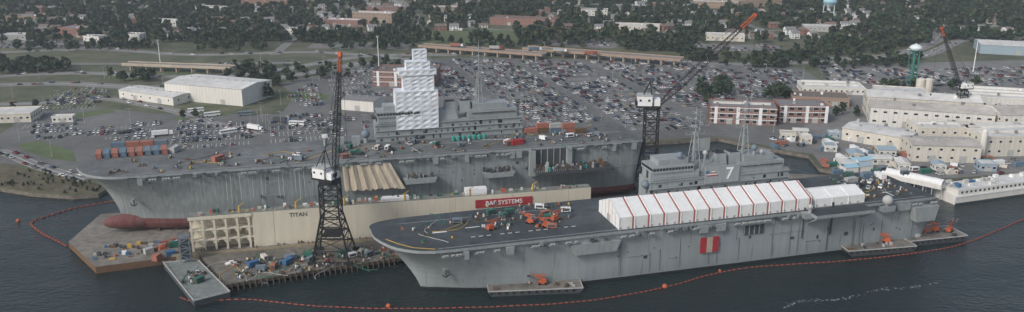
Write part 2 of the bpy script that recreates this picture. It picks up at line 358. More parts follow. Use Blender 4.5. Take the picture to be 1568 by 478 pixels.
for a in [((497,40),(548,42),18,8,"brick","roof_white"),((540,34),(600,36),20,12,"brick_tan","roof_white"),((560,22),(625,22),20,9,"brick","roof_grey"),((750,38),(850,42),22,9,"brick","roof_brown"),
          ((90,56),(130,58),20,10,"brick","roof_grey"),((128,64),(152,65),12,6,"wall_white","roof_grey"),((190,62),(214,63),12,7,"wall_white","roof_grey"),((0,62),(40,62),16,6,"wall_grey","roof_white"),
          ((300,20),(340,22),14,9,"wall_white","roof_grey"),((940,46),(1010,48),20,6,"wall_cream","roof_white"),((1080,62),(1140,64),20,6,"wall_cream","roof_white"),((1060,12),(1130,14),20,9,"brick_tan","roof_white"),((1230,48),(1300,50),18,6,"wall_grey","roof_white"),
          ((1120,12),(1200,10),26,10,"brick_tan","roof_white"),((430,52),(470,54),14,6,"wall_white","roof_grey"),((370,10),(440,11),22,9,"brick","roof_grey"),((10,36),(60,36),20,9,"brick_tan","roof_grey"),((230,40),(270,41),16,7,"wall_white","roof_white"),((880,24),(930,25),18,8,"wall_white","roof_grey"),((660,20),(700,20),16,8,"brick_tan","roof_white")]:
    building("commercial_building",a[0],a[1],a[2],a[3],a[4],a[5],rows=max(1,int(a[3]/4)),gap=5,units=3)
def house_mesh(k):
    mb=MB(); wl=["white","wall_white","wall_cream","brick","wall_grey","white"][k]; rf=["roof_grey","roof_brown","roof_grey","roof_brown","roof_red","roof_grey"][k]
    Lx=[11,13,10,14,12,9][k]; D=[8,9,8,9,8,10][k]; h=[5.5,3.2,6,5.5,3.2,6][k]; r=2.8
    mb.box(-Lx/2,Lx/2,-D/2,D/2,0,h,wl)
    o=.5; vs=[(-Lx/2-o,-D/2-o,h),(Lx/2+o,-D/2-o,h),(Lx/2+o,D/2+o,h),(-Lx/2-o,D/2+o,h),(-Lx/2-o,0,h+r),(Lx/2+o,0,h+r)]
    mb.add(vs,[(0,1,5,4),(3,4,5,2),(0,3,2,1)],rf); mb.add(vs,[(0,4,3),(1,2,5)],wl)
    for z in ([1.6,4.2] if h>5 else [1.6]):
        for i in range(3):
            x=-Lx/2+Lx*(i+.5)/3
            if not(z<2 and i==1):
                mb.box(x-.6,x+.6,-D/2-.06,-D/2,z-.7,z+.7,"glass"); mb.box(x-.6,x+.6,D/2,D/2+.06,z-.7,z+.7,"glass")
        for sg in (-1,1):
            x0,x1=sorted((sg*Lx/2,sg*(Lx/2+.06))); mb.box(x0,x1,-.7,.7,z-.7,z+.7,"glass")
    mb.box(-.5,.5,-D/2-.06,-D/2,0,2.1,"brick"); mb.box(-1.5,1.5,-D/2-2,-D/2-.1,2.5,2.7,rf); mb.beam((-1.4,-D/2-1.9,0),(-1.4,-D/2-1.9,2.5),.15,"white"); mb.beam((1.4,-D/2-1.9,0),(1.4,-D/2-1.9,2.5),.15,"white")
    mb.box(Lx*.2,Lx*.2+.8,.5,1.2,h,h+r+1,"brick")
    if k%2==0: mb.box(Lx/2,Lx/2+4,-D/2+1,D/2-1,0,3,wl,rf)
    return mb.mesh("house")
HM=[house_mesh(k) for k in range(6)]
FW=[g(*p) for p in FIELD]
def nearroad(x,y,d):
    for Q in ROADS:
        for i in range(0,len(Q)-1):
            ax,ay=Q[i];bx,by=Q[i+1]; vx,vy=bx-ax,by-ay; l2=vx*vx+vy*vy
            t=max(0,min(1,((x-ax)*vx+(y-ay)*vy)/l2))
            if (x-ax-vx*t)**2+(y-ay-vy*t)**2<d*d: return True
    return False
cnt=0;HP=[]
for i in range(9000):
    py=random.uniform(-25,58); px=random.uniform(-60,1640)
    x,y=g(px,py)
    x=round(x/17)*17+random.uniform(-3,3); y=round(y/30)*30+random.uniform(-4,4)
    if any(abs(x-a)<12 and abs(y-b_)<12 for a,b_ in HP): continue
    if nearroad(x,y,12) or blocked(x,y,6) or inpoly(x,y,FW): continue
    HP.append((x,y)); link("house",random.choice(HM),at(x,y,2,random.choice([0,math.pi/2,.3,-.25,0])+random.uniform(-.1,.1),random.uniform(.8,1.1)))
    cnt+=1
    if cnt>720: break
# ------------------------------------------------------------------ trees
def crown(nlobe,nleaf,leaf,seed):
    r=np.random.default_rng(seed); cs=[]
    R=r.uniform(.85,1.1)
    for i in range(nlobe):
        a=r.uniform(0,2*math.pi); rr=r.uniform(.1,.62)*4.2*R; z=r.uniform(3.2,8.6)
        rr*=1-.5*max(0,(z-6)/3); cs.append((rr*math.cos(a),rr*math.sin(a),z,r.uniform(1.2,2.3)))
    q=[]
    for c in cs:
        for k in range(nleaf):
            d=r.normal(size=3); d/=np.linalg.norm(d); p=np.array(c[:3])+d*c[3]*r.uniform(.6,1.05)*np.array([1,1,.8])
            n=d+r.normal(size=3)*.5; n/=np.linalg.norm(n); u=np.cross(n,r.normal(size=3)); u/=np.linalg.norm(u); v=np.cross(n,u)
            s=leaf*r.uniform(.6,1.3); q.append([p-u*s-v*s*.7,p+u*s*.8-v*s,p+u*s+v*s*.8,p-u*s*.7+v*s])
    q=np.array(q)
    t=[];rad=.28
    for k in range(4):
        a=k*math.pi/2;b_=a+math.pi/2
        t.append([[rad*math.cos(a),rad*math.sin(a),-.2],[rad*math.cos(b_),rad*math.sin(b_),-.2],[.5*rad*math.cos(b_),.5*rad*math.sin(b_),5.5],[.5*rad*math.cos(a),.5*rad*math.sin(a),5.5]])
    for c in cs[:4]:
        t.append([[0,-.1,2.5],[0,.1,2.5],[c[0],c[1]+.06,c[2]],[c[0],c[1]-.06,c[2]]])
    return np.concatenate([q,np.array(t)]),len(q),len(t)
def quadmesh(name,Q,mi,mats):
    me=bpy.data.meshes.new(name); n=len(Q); me.vertices.add(n*4); me.vertices.foreach_set("co",Q.reshape(-1).astype(np.float32))
    me.loops.add(n*4); me.loops.foreach_set("vertex_index",np.arange(n*4,dtype=np.int32)); me.polygons.add(n)
    me.polygons.foreach_set("loop_start",np.arange(n,dtype=np.int32)*4)
    for a in mats: me.materials.append(MATS[a])
    me.polygons.foreach_set("material_index",mi.astype(np.int32)); me.update(calc_edges=True); return me
LM=["leaf%d"%i for i in range(5)]+["trunk"]
LOW=[crown(8,11,1.0,i) for i in range(8)]
HI=[crown(14,34,.55,50+i) for i in range(4)]
def treemass(name,pts):
    Qs=[];Ms=[]
    for (x,y,s) in pts:
        q,nl,ntk=LOW[random.randrange(8)]; a=random.uniform(0,6.28); c_,s_=math.cos(a),math.sin(a)
        R=np.array([[c_,-s_,0],[s_,c_,0],[0,0,1]])*s; Qs.append(q@R.T+np.array([x,y,2.0]))
        k=random.choice([0,0,1,1,2,3,4]); mi=np.full(len(q),k); mi[nl:]=5
        mi[:nl]=np.where(RNG.random(nl)<.25,RNG.integers(0,5,nl),mi[:nl]); Ms.append(mi)
    link(name,quadmesh(name,np.concatenate(Qs),np.concatenate(Ms),LM))
HS={}
for a,b_ in HP: HS.setdefault((int(a//20),int(b_//20)),[]).append((a,b_))
def nearhouse(x,y,d):
    for i in (-1,0,1):
        for j in (-1,0,1):
            for a,b_ in HS.get((int(x//20)+i,int(y//20)+j),()):
                if abs(x-a)<d and -d-3<y-b_<d-2: return True
    return False
from mathutils import noise
pts=[];tries=0
while len(pts)<7800 and tries<60000:
    tries+=1
    y=random.uniform(g(784,66)[1],1720); x=random.uniform(-1,1)*(y*.66+60)
    if noise.noise(Vector((x*.008,y*.008,3)))<-.32: continue
    if nearhouse(x,y,6.5) or blocked(x,y,3) or inpoly(x,y,FW): continue
    if len(pts)%3 and nearroad(x,y,8): continue
    pts.append((x,y,random.uniform(.75,1.65)))
treemass("distant_trees",pts)
ZON=[([(0,98),(105,100),(112,114),(0,116)],80),([(352,104),(415,104),(428,128),(420,152),(398,150),(396,128)],30),([(168,119),(240,117),(236,126),(165,125)],16),([(940,62),(1070,72),(1060,86),(950,76)],100),
 ([(1040,84),(1180,90),(1300,80),(1410,90),(1400,104),(1200,106),(1050,98)],150),([(1060,130),(1125,130),(1120,150),(1070,150)],16),([(300,66),(410,66),(405,80),(300,80)],34),([(430,112),(540,104),(545,116),(440,130)],14),
 ([(1215,70),(1420,40),(1430,60),(1340,84),(1220,84)],200),([(1425,60),(1500,48),(1560,60),(1500,68)],40),([(650,62),(800,64),(900,68),(900,78),(700,76)],40),([(0,75),(240,68),(240,76),(0,82)],60),([(440,60),(640,62),(640,80),(500,76)],70),([(1330,135),(1500,132),(1500,140),(1330,143)],12),([(540,100),(640,95),(640,104),(545,106)],14)]
pts=[]
for P,n in ZON:
    W=[g(*p) for p in P]; xs=[a[0] for a in W];ys=[a[1] for a in W];k=0;t=0
    while k<n and t<4000:
        t+=1;x=random.uniform(min(xs),max(xs));y=random.uniform(min(ys),max(ys))
        if inpoly(x,y,W) and not blocked(x,y,2) and not nearroad(x,y,6): pts.append((x,y,random.uniform(.6,1.15)));k+=1
treemass("tree_belt",pts)
pts=[]
W=[g(*p) for p in bank]
while len(pts)<60:
    x=random.uniform(-280,-150);y=random.uniform(380,470)
    if inpoly(x,y,W): pts.append((x,y,random.uniform(.12,.28)))
treemass("shore_shrubs",pts)
HIM=[]
for q,nl,ntk in HI:
    mi=RNG.integers(0,5,len(q)); mi=np.where(RNG.random(len(q))<.6,1,mi); mi[nl:]=5; HIM.append(quadmesh("tree",q,mi,LM))
for px,py,s in [(1190,156,1.7),(1178,152,1.2),(1204,154,1.2),(372,122,1.2),(385,140,1.1),(410,152,1.3),(402,146,1.2),(732,66,1.8),(744,64,1.5),(668,66,1.4),(655,60,1.4),(1418,70,1.3),(1290,175,.9),(1280,178,.8),(1330,212,.7),(280,182,.7),(300,180,.7),(1084,160,.9),(440,120,1.1),(365,128,.9),(20,170,.7),(55,165,.7),(575,100,1),(350,120,1),(1100,150,1.3),(1075,148,1.2),(1115,146,1.2),(1310,178,.8),(1345,215,.8)]:
    x,y=g(px,py); link("tree",random.choice(HIM),at(x,y,2,random.uniform(0,6),s))
# ------------------------------------------------------------------ cars
def wheels(mb,xs,hw,r):
    for x in xs:
        for sg in (-1,1): mb.cyl((x,sg*(hw-.22),r),(x,sg*hw,r),r,"tyre",n=10)
def car_mesh(col,suv):
    mb=MB(); p="carwhite" if col=="white" else "paint_"+col; hw=.88
    zt=1.0 if not suv else 1.12
    pr=[(-2.25,.35),(-2.28,.8),(-2.1,zt),(1.0,zt-.02),(2.05,zt-.2),(2.25,.65),(2.25,.35)]
    n=len(pr); vs=[(x,-hw,z) for x,z in pr]+[(x,hw,z) for x,z in pr]
    mb.add(vs,[(i,(i+1)%n,n+(i+1)%n,n+i)[::-1] for i in range(n)]+[tuple(range(n)),tuple(range(n,2*n))[::-1]],p)
    x0,x1,a,b_=(-2.05,1.15,-1.85,.5) if suv else (-1.75,1.15,-1.2,.35); top=1.75 if suv else 1.45
    v=[(x0,-.82,zt-.03),(x1,-.82,zt-.03),(x1,.82,zt-.03),(x0,.82,zt-.03),(a,-.64,top),(b_,-.64,top),(b_,.64,top),(a,.64,top)]
    mb.add(v,[(0,1,5,4),(1,2,6,5),(2,3,7,6),(3,0,4,7)],"glass"); mb.add([(q[0],q[1],q[2]) for q in v[4:]]+[(q[0],q[1],q[2]+.06) for q in v[4:]],[(4,5,6,7),(0,1,5,4),(1,2,6,5),(2,3,7,6),(3,0,4,7)],p)
    for x in ((a+b_)/2,):
        mb.beam((x,-.84,zt),(x,-.655,top),.1,p); mb.beam((x,.84,zt),(x,.655,top),.1,p)
    wheels(mb,(-1.35,1.4),.9,.33); return mb.mesh("car")
def pickup_mesh(col):
    mb=MB(); p="carwhite" if col=="white" else "paint_"+col
    mb.box(-2.7,2.6,-.92,.92,.45,.95,p); mb.box(-2.7,-.5,-.92,-.8,.95,1.3,p); mb.box(-2.7,-.5,.8,.92,.95,1.3,p); mb.box(-2.7,-2.6,-.8,.8,.95,1.3,p)
    mb.taper(-.5,1.5,-.88,.88,.95,1.75,.7,"glass",mtop=p); mb.taper(1.4,2.6,-.9,.9,.95,1.15,.9,p); wheels(mb,(-1.7,1.7),.95,.4); return mb.mesh("pickup_truck")
cl=[("white",4),("silver",5),("grey",5),("black",5),("red",1.3),("blue",2),("beige",1),("green",1)]
CM=[];CW=[]
for c_,wt in cl:
    for suv in (0,1): CM.append(("parked_car",car_mesh(c_,suv)));CW.append(wt)
for c_ in("white","red","grey","black"): CM.append(("pickup_truck",pickup_mesh(c_)));CW.append(1.0)
NC=0
def lot(P,ang,fill,stalls=True,lim=9999):
    global NC
    W=[g(*p) for p in P]; cx=sum(a[0] for a in W)/len(W);cy=sum(a[1] for a in W)/len(W); R=max(math.hypot(a[0]-cx,a[1]-cy) for a in W)
    c_,s_=math.cos(ang),math.sin(ang); mb=MB(); v=-R; k=0; n0=NC
    while v<R:
        u=-R
        while u<R:
            x=cx+u*c_-v*s_; y=cy+u*s_+v*c_
            if inpoly(x,y,W) and not blocked(x,y,3) and abs((u+1000)%62-31)>5:
                if stalls:
                    ex=.1; a0=(x-1.4*c_,y-1.4*s_)
                    mb.add([(a0[0]+dx*c_-dy*s_,a0[1]+dx*s_+dy*c_,2.4-.385) for dx,dy in ((-ex,-2.6),(ex,-2.6),(ex,2.6),(-ex,2.6))],[(0,1,2,3)],"paint_white")
                f_=fill*(1+1.0*noise.noise(Vector((x*.025,y*.025,0)))) 
                if random.random()<f_:
                    nm,me=random.choices(CM,CW)[0]
                    link(nm,me,at(x+random.uniform(-.15,.15),y+random.uniform(-.3,.3),2.02,ang+math.pi/2*(1 if random.random()<.5 else -1)+random.uniform(-.03,.03))); NC+=1
            u+=2.8
        v+=5.4 if k%2==0 else 12.0; k+=1
    if stalls and mb.v: mb.obj("parking_stall_lines")
lot([(560,104),(700,92),(1000,96),(1225,110),(1230,128),(1160,160),(1080,170),(1075,200),(820,198),(800,178),(700,150),(600,150),(470,165),(440,150),(470,130)],.28,.58)
lot([(150,196),(250,186),(470,184),(570,188),(560,205),(450,222),(400,238),(300,230),(180,215),(120,205)],.28,.42)
lot([(30,190),(120,190),(130,205),(60,216)],.28,.5)
lot([(1255,98),(1420,108),(1600,98),(1600,130),(1440,132),(1330,128),(1260,122)],.1,.6)
lot([(120,134),(180,140),(180,165),(60,168),(70,150)],.3,.3)
lot([(420,176),(520,172),(600,182),(560,188),(420,186)],.28,.5,False)
lot([(300,100),(440,92),(460,104),(330,112)],.1,.3,False)
lot([(860,56),(960,62),(930,72),(860,66)],.1,.5,False)
lot([(0,64),(230,60),(240,70),(0,74)],.1,.4,False)
lot([(1040,66),(1200,70),(1190,78),(1050,78)],.1,.4,False)
def bus(px,py,rot,name="bus",col="white"):
    mb=MB(); mb.box(-5.5,5.5,-1.25,1.25,.5,2.0,col); mb.box(-5.45,5.5,-1.22,1.22,2.0,2.75,"glass"); mb.box(-5.5,5.5,-1.25,1.25,2.75,3.15,col)
    for i in range(7): mb.box(-5.3+i*1.75,-5.1+i*1.75,-1.25,1.25,2.0,2.75,col)
    wheels(mb,(-3.5,3.6),1.28,.5); x,y=g(px,py); mb.obj(name,at(x,y,2,rot))
def truck(px,py,rot,z=2,col="white",fr=None):
    mb=MB(); mb.box(-7,3.2,-1.25,1.25,1.2,3.9,col); mb.box(-7,6,-.9,.9,.7,1.15,"ship_dark"); mb.taper(3.8,6.2,-1.2,1.2,.9,3.2,.85,random.choice(["blue","red","white"])); mb.box(5.9,6.22,-.9,.9,1.9,2.6,"glass")
    wheels(mb,(-6,-4.8,2.2,5.2),1.25,.5); x,y=g(px,py,z); mb.obj("semi_truck",at(x,y,z,rot))
bus(325,178,.5);bus(376,177,.3,col="bluegrey");bus(455,192,-.2);truck(433,188,-.3,col="ship_dark");truck(250,208,.4);truck(392,200,-.5);bus(300,172,.4);bus(350,205,.6)
def lampmesh(h):
    mb=MB(); mb.cyl((0,0,0),(0,0,h),.14,"wall_grey",.08,n=6); mb.beam((-1.5,0,h),(1.5,0,h),.12,"wall_grey"); mb.box(-1.9,-1.1,-.2,.2,h-.1,h+.12,"wall_grey"); mb.box(1.1,1.9,-.2,.2,h-.1,h+.12,"wall_grey"); mb.cyl((0,0,0),(0,0,.8),.35,"concrete",n=8); return mb.mesh("lamp")
LP=lampmesh(11)
for i in range(75):
    px=random.uniform(380,1240);py=random.uniform(96,205); 
    x,y=g(px,py)
    if not blocked(x,y,3): link("street_lamp",LP,at(x,y,2,random.uniform(0,3)))
for px,py in [(60,205),(130,190),(200,190),(90,160),(20,150),(250,132),(160,120),(60,120),(300,128),(30,215),(400,180),(80,240)]:
    x,y=g(px,py); link("street_lamp",LP,at(x,y,2,.3))
def mast(px,py,h):
    mb=MB(); mb.cyl((0,0,0),(0,0,h),.5,"white",.25,n=8); mb.cyl((0,0,h-1),(0,0,h),1.2,"wall_grey",n=10); x,y=g(px,py); mb.obj("high_mast_light",at(x,y))
mast(581,122,38); mast(1490,110,30); mast(246,100,24)
def wtower(px,py,h,r,c1,c2):
    mb=MB()
    mb.cyl((0,0,0),(0,0,h-r*.8),r*.22,c2,r*.17,n=14); mb.cyl((0,0,0),(0,0,2.5),r*.5,c2,r*.22,n=14)
    for i in range(5):
        a=i*6.283/5+.3; mb.cyl((r*.9*math.cos(a),r*.9*math.sin(a),0),(r*.8*math.cos(a),r*.8*math.sin(a),h-r*.1),r*.06,c2,n=6)
        b_=a+6.283/5
        mb.beam((r*.86*math.cos(a),r*.86*math.sin(a),h*.5),(r*.86*math.cos(b_),r*.86*math.sin(b_),h*.5),r*.05,c2)
    mb.sphere((0,0,h),r,c1,20,(1,1,.62)); mb.cyl((0,0,h-.4),(0,0,h+.4),r*1.05,c1,n=20); mb.cyl((0,0,h+r*.6),(0,0,h+r*.75),r*.15,c1,n=8); mb.cyl((0,0,h-r*.75),(0,0,h-r*.4),r*.5,c2,r*.85,n=16)
    x,y=g(px,py); mb.obj("water_tower",at(x,y))
mat("wt_teal",(.05,.20,.16),.5,.1,1); mat("wt_blue",(.30,.48,.58),.5,.08,1); mat("wt_white",(.62,.70,.72),.5,.08,1)
wtower(1394,136,34,4.8,"wt_white","wt_teal"); wtower(1268,34,26,8.5,"wt_blue","wt_white")
def viaduct(name,p,q,zt,wd,m1,m2,n):
    a=g(*p,zt);b_=g(*q,zt); fr=frame2(a,b_); Lx=math.hypot(a[0]-b_[0],a[1]-b_[1]); mb=MB()
    mb.box(0,Lx,0,wd,zt-1.6,zt,m2,"road"); mb.box(0,Lx,-.3,-.002,zt-1.6,zt+1,m1); mb.box(0,Lx,wd+.002,wd+.3,zt-1.6,zt+1,m1)
    for i in range(n):
        x=(i+.5)*Lx/n
        for y in (1.5,wd/2,wd-1.5): mb.cyl((x,y,0),(x,y,zt-2.4),.8,m2,n=8)
        mb.box(x-.8,x+.8,.5,wd-.5,zt-2.4,zt-1.602,m2)
    mb.obj(name,fr.M); return fr,Lx
viaduct("highway_viaduct",(640,70),(830,84),8,12,"brick_tan","concrete_tan",10)
viaduct("highway_viaduct",(800,74),(1042,92),8.5,14,"brick_tan","concrete_tan",13)
viaduct("highway_overpass",(186,98),(352,104),8,10,"concrete_tan","concrete_tan",7)
for px,py in ((820,78),(858,80),(905,84),(700,72),(760,76)): truck(px,py,random.choice([.2,-.1]),z=8.5,col=random.choice(["white","container_or","container_bl","wall_grey"]))
for Q in ROADS[:8]:
    for i in range(len(Q)-1):
        for k in range(2):
            if random.random()<.5:
                t=random.random(); dx,dy=Q[i+1][0]-Q[i][0],Q[i+1][1]-Q[i][1]; l=math.hypot(dx,dy) or 1; o=random.choice([-3,3])
                nm,me=random.choices(CM,CW)[0]; link(nm.replace("parked_",""),me,at(Q[i][0]+dx*t-dy/l*o,Q[i][1]+dy*t+dx/l*o,2.13,math.atan2(dy,dx)+(math.pi if o>0 else 0)))
# ------------------------------------------------------------------ ships
ZD=22.0
NEAR=[(0,1,-17,14),(3,-.4,-16.5,7),(8,-2,-12,-3),(14,-4.2,-6,-9.3),(22,-6.6,4,-13.4),(35,-9.4,24,-13.7),(50,-11.4,45,-13.8),(70,-12.7,70,-13.8),(100,-13,100,-13.8),(140,-13,140,-13.8),(180,-13,180,-13.8),(215,-13,215,-13.8),(228,-12.4,228,-13.8),(232,-11,234,-13.4)]
FAR=[(0,1,-17,14),(3,3.6,-17.2,18),(8,6,-15,21.5),(14,9,-8,24),(22,12,4,25),(35,15.5,24,25.3),(50,18.6,45,25.4),(70,20.5,70,25.4),(100,21,100,25.4),(140,21,140,25.4),(180,21,180,25.4),(215,21,215,25.4),(228,20.4,228,25.4),(232,19,234,25)]
EXT=0
def cr(P,k=4):
    P=[(a+EXT,b,c+EXT,d) if a>200 else (a,b,c,d) for a,b,c,d in P]
    Q=[]
    for i in range(len(P)-1):
        p0=P[max(i-1,0)];p1=P[i];p2=P[i+1];p3=P[min(i+2,len(P)-1)]
        for j in range(k):
            t=j/k; Q.append(tuple(.5*(2*p1[a]+(-p0[a]+p2[a])*t+(2*p0[a]-5*p1[a]+4*p2[a]-p3[a])*t*t+(-p0[a]+3*p1[a]-3*p2[a]+p3[a])*t**3) for a in range(4)))
    Q.append(P[-1]); return Q
def hull(mb,mat_side,wet):
    zs=([-8,-7.6,-6.5,-4.5,-2,0] if wet else [-2,0])+[.9,2.5,4.5,7,9.5,12,14.5,17,19,ZD-1.2]
    wl=-1.5 if wet else .9
    rows=[]
    for P in (cr(NEAR),cr(FAR)):
        R=[]
        for z in zs:
            q=max(0,z/ZD)**1.45; r=[]
            for a,b_,c_,d in P:
                x=a+(c_-a)*q; y=b_+(d-b_)*q
                if z<0:
                    k=1-.35*(-z/8)**4; y=3.5+(y-3.5)*k; x=x+(3 if a<3 else 0)*(-z/8)
                r.append((x,y,z))
            R.append(r)
        rows.append(R)
    n=len(rows[0][0])
    for sd,R in enumerate(rows):
        for i in range(len(zs)-1):
            mt="red_bottom" if (wet and zs[i+1]<=wl) else ("boot" if (not wet and zs[i+1]<=.9) else mat_side)
            fs=[(j,j+1,n+j+1,n+j) if sd==0 else (j+1,j,n+j,n+j+1) for j in range(n-1)]
            mb.add(R[i]+R[i+1],fs,mt,True)
    for i in range(len(zs)-1):
        a,b_,c_,d=rows[0][i][-1],rows[1][i][-1],rows[1][i+1][-1],rows[0][i+1][-1]
        mb.add([a,b_,c_,d],[(0,1,2,3)],"red_bottom" if (wet and zs[i+1]<=wl) else mat_side)
    if wet: mb.add(rows[0][0]+rows[1][0][::-1],[tuple(range(2*n))],"red_bottom")
def deckpoly(off=.5):
    P=[(c_-(off if c_<10 else 0),d-off) for a,b_,c_,d in cr(NEAR,2)]+[(c_-(off if c_<0 else 0),d+off) for a,b_,c_,d in cr(FAR,2)][::-1]
    return P
def gallery(mb,y,s0,s1,rnd,skip=()):
    s=s0
    while s<s1:
        if any(a<s<b_ for a,b_ in skip): s+=2; continue
        k=rnd.random(); l=rnd.uniform(1.2,4)
        if k<.30:
            mb.box(s,s+l,y-1.5,y,ZD-2.6,ZD-2.4,"ship_grey"); 
            for i in range(int(l/1.1)): mb.cyl((s+.5+i*1.1,y-1.3,ZD-1.9),(s+1.3+i*1.1,y-1.3,ZD-1.9),.42,"wall_grey",n=8)
            mb.beam((s,y-1.5,ZD-1.4),(s+l,y-1.5,ZD-1.4),.08,"ship_grey")
        elif k<.55:
            mb.box(s,s+l,y-1.2,y,ZD-2.6,ZD-2.4,"ship_dark")
            for i in range(int(l/.8)+1): mb.beam((s+i*.8,y-1.2,ZD-2.5),(s+i*.8,y-1.2,ZD-.9),.07,"ship_grey")
            mb.beam((s,y-1.2,ZD-.95),(s+l,y-1.2,ZD-.95),.08,"ship_grey"); mb.box(s+.2,s+l*.5,y-.9,y-.1,ZD-2.4,ZD-rnd.uniform(.9,1.6),rnd.choice(["ship_dark","ship_grey","bluegrey"]))
        elif k<.75:
            mb.beam((s,y,ZD-1.2),(s,y-1.8,ZD-.3),.1,"ship_grey"); mb.beam((s+l,y,ZD-1.2),(s+l,y-1.8,ZD-.3),.1,"ship_grey"); mb.beam((s,y-1.8,ZD-.3),(s+l,y-1.8,ZD-.3),.1,"ship_grey")
            mb.add([(s,y,ZD-1.15),(s+l,y,ZD-1.15),(s+l,y-1.75,ZD-.35),(s,y-1.75,ZD-.35)],[(0,1,2,3)],"ship_dark")
        elif k<.88:
            mb.taper(s,s+l,y-1,y,ZD-4.5,ZD-1.4,1.2,"ship_grey",1)
        mb.beam((s,y-.1,ZD-1.3),(s,y-.1,ZD-rnd.uniform(3,5.5)),.12,rnd.choice(["ship_dark","ship_grey"]))
        s+=l+rnd.uniform(.1,.9)
def hull_details(mb,y,rnd,s0,s1):
    for i in range(80):
        s=rnd.uniform(s0,s1);z=rnd.uniform(6,19); k=rnd.random()
        if k<.4: mb.box(s,s+.5,y-.05,y+.3,z,z+.5,"ship_dark")
        elif k<.6: mb.box(s,s+rnd.uniform(.8,2),y-.06,y+.3,z,z+rnd.uniform(.6,1.8),"ship_dark")
        elif k<.8: mb.beam((s,y-.1,z),(s+rnd.uniform(3,12),y-.1,z),.12,"ship_grey")
        else: mb.beam((s,y-.1,2),(s,y-.1,rnd.uniform(10,20)),.1,"ship_dark")
def island(mb,s0,s1,y0,y1,rnd,sc=1):
    L_=s1-s0; z=ZD; h1=11*sc
    mb.box(s0,s1,y0,y1,z,z+h1,"ship_grey")
    for i in range(3): mb.box(s0-.5,s1+.5,y0-.7,y0,z+3.4*(i+1)*sc-.1,z+3.4*(i+1)*sc+.1,"ship_grey")
    f0=s0+L_*.02; f1=s0+L_*.34
    mb.box(f0,f1,y0-.4,y1,z+h1+.01,z+h1+3.4,"ship_grey"); mb.box(f0-.6,f1-3,y0-1.0,y1,z+h1+3.42,z+h1+6.2,"ship_grey")
    mb.box(f0-.65,f1-3.5,y0-1.06,y1-.5,z+h1+4.5,z+h1+5.6,"glass")
    for i in range(int((f1-f0)/1.5)): mb.box(f0-.6+i*1.5,f0-.35+i*1.5,y0-1.1,y0-1.0,z+h1+4.4,z+h1+5.7,"ship_grey")
    mb.box(f0+3,f1-5,y0+1,y1-1,z+h1+6.22,z+h1+8.8,"ship_grey")
    a0=s0+L_*.62; mb.box(a0,s1-3,y0+.2,y1,z+h1+.01,z+h1+4.5,"ship_grey"); mb.box(a0+3,s1-8,y0+1,y1-1,z+h1+4.52,z+h1+7.5,"ship_grey"); mb.box(a0+2,s1-4,y0-.5,y0+.2,z+h1+2.8,z+h1+3,"ship_dark")
    m0=s0+L_*.36; mb.taper(m0,m0+L_*.2,y0+1,y1-1,z+h1+.01,z+h1+5,.75,"ship_grey")
    for i in range(90):
        s=rnd.uniform(s0,s1-1); lv=rnd.choice([0,3.4,6.8])*sc; mb.box(s,s+rnd.uniform(.4,1.5),y0-.12,y0+.1,z+lv+.5,z+lv+rnd.uniform(1,2.6),rnd.choice(["ship_dark","ship_grey","glass"]))
    for i in range(85):
        s=rnd.uniform(s0+1,s1-1);yy=rnd.uniform(y0+.3,y1-1);zz=z+h1; k=rnd.random(); hh=rnd.uniform(1,4)
        if k<.45: mb.cbox(s,yy,zz,rnd.uniform(.6,2),rnd.uniform(.6,1.6),hh,rnd.choice(["ship_grey","ship_dark","ship_grey"]))
        elif k<.85: mb.beam((s,yy,zz),(s,yy,zz+hh*3),.16,"ship_grey",.06); mb.beam((s-.6,yy,zz+hh*2.4),(s+.6,yy,zz+hh*2.4),.1,"ship_grey")
        else:
            mb.cyl((s,yy,zz),(s,yy,zz+hh),.3,"ship_grey",n=8); mb.sphere((s,yy,zz+hh+.6),.9,"wall_grey",10)
    for s in np.arange(s0,s1,1.6): mb.beam((s,y0-.6,z+h1),(s,y0-.6,z+h1+1.1),.07,"ship_grey")
    mb.beam((s0,y0-.6,z+h1+1.1),(s1,y0-.6,z+h1+1.1),.08,"ship_grey")
    for q in (.47,.57): mb.taper(s0+L_*q,s0+L_*q+6,y0+2,y1-2,z+h1+3,z+h1+9,.8,"ship_grey",mtop="boot")
def shipmast(mb,s,y,z0,z1,wd,lat=True):
    m_="ship_grey"
    if lat:
        for dx,dy in ((-1,-1),(1,-1),(1,1),(-1,1)): mb.beam((s+dx*wd,y+dy*wd,z0),(s+dx*wd*.35,y+dy*wd*.35,z1*.6+z0*.4),.3,m_)
        n=5
        for i in range(n):
            t0=i/n*.6;t1=(i+1)/n*.6; za=z0+(z1-z0)*t0; zb=z0+(z1-z0)*t1; wa=wd*(1-.65*i/n);wb=wd*(1-.65*(i+1)/n)
            for d in((-1,1),(1,-1)): mb.beam((s+d[0]*wa,y-wa,za),(s+d[1]*wb,y-wb,zb),.14,m_); mb.beam((s+d[0]*wa,y+wa,za),(s+d[1]*wb,y+wb,zb),.14,m_)
            mb.beam((s-wb,y-wb,zb),(s+wb,y-wb,zb),.16,m_)
    mb.cyl((s,y,z0),(s,y,z1),.5,m_,.16,n=8)
    for t,l in ((.55,4.5),(.68,6.5),(.8,4),(.9,2.2)):
        z=z0+(z1-z0)*t; mb.beam((s-l,y,z),(s+l,y,z),.28,m_); mb.beam((s,y-l*.7,z),(s,y+l*.7,z),.2,m_)
        for k in (-1,-.5,.5,1): mb.beam((s+l*k,y,z),(s+l*k,y,z+1.4),.14,m_); 
        mb.cyl((s,y,z+.1),(s,y,z+.7),.9,m_,n=8)
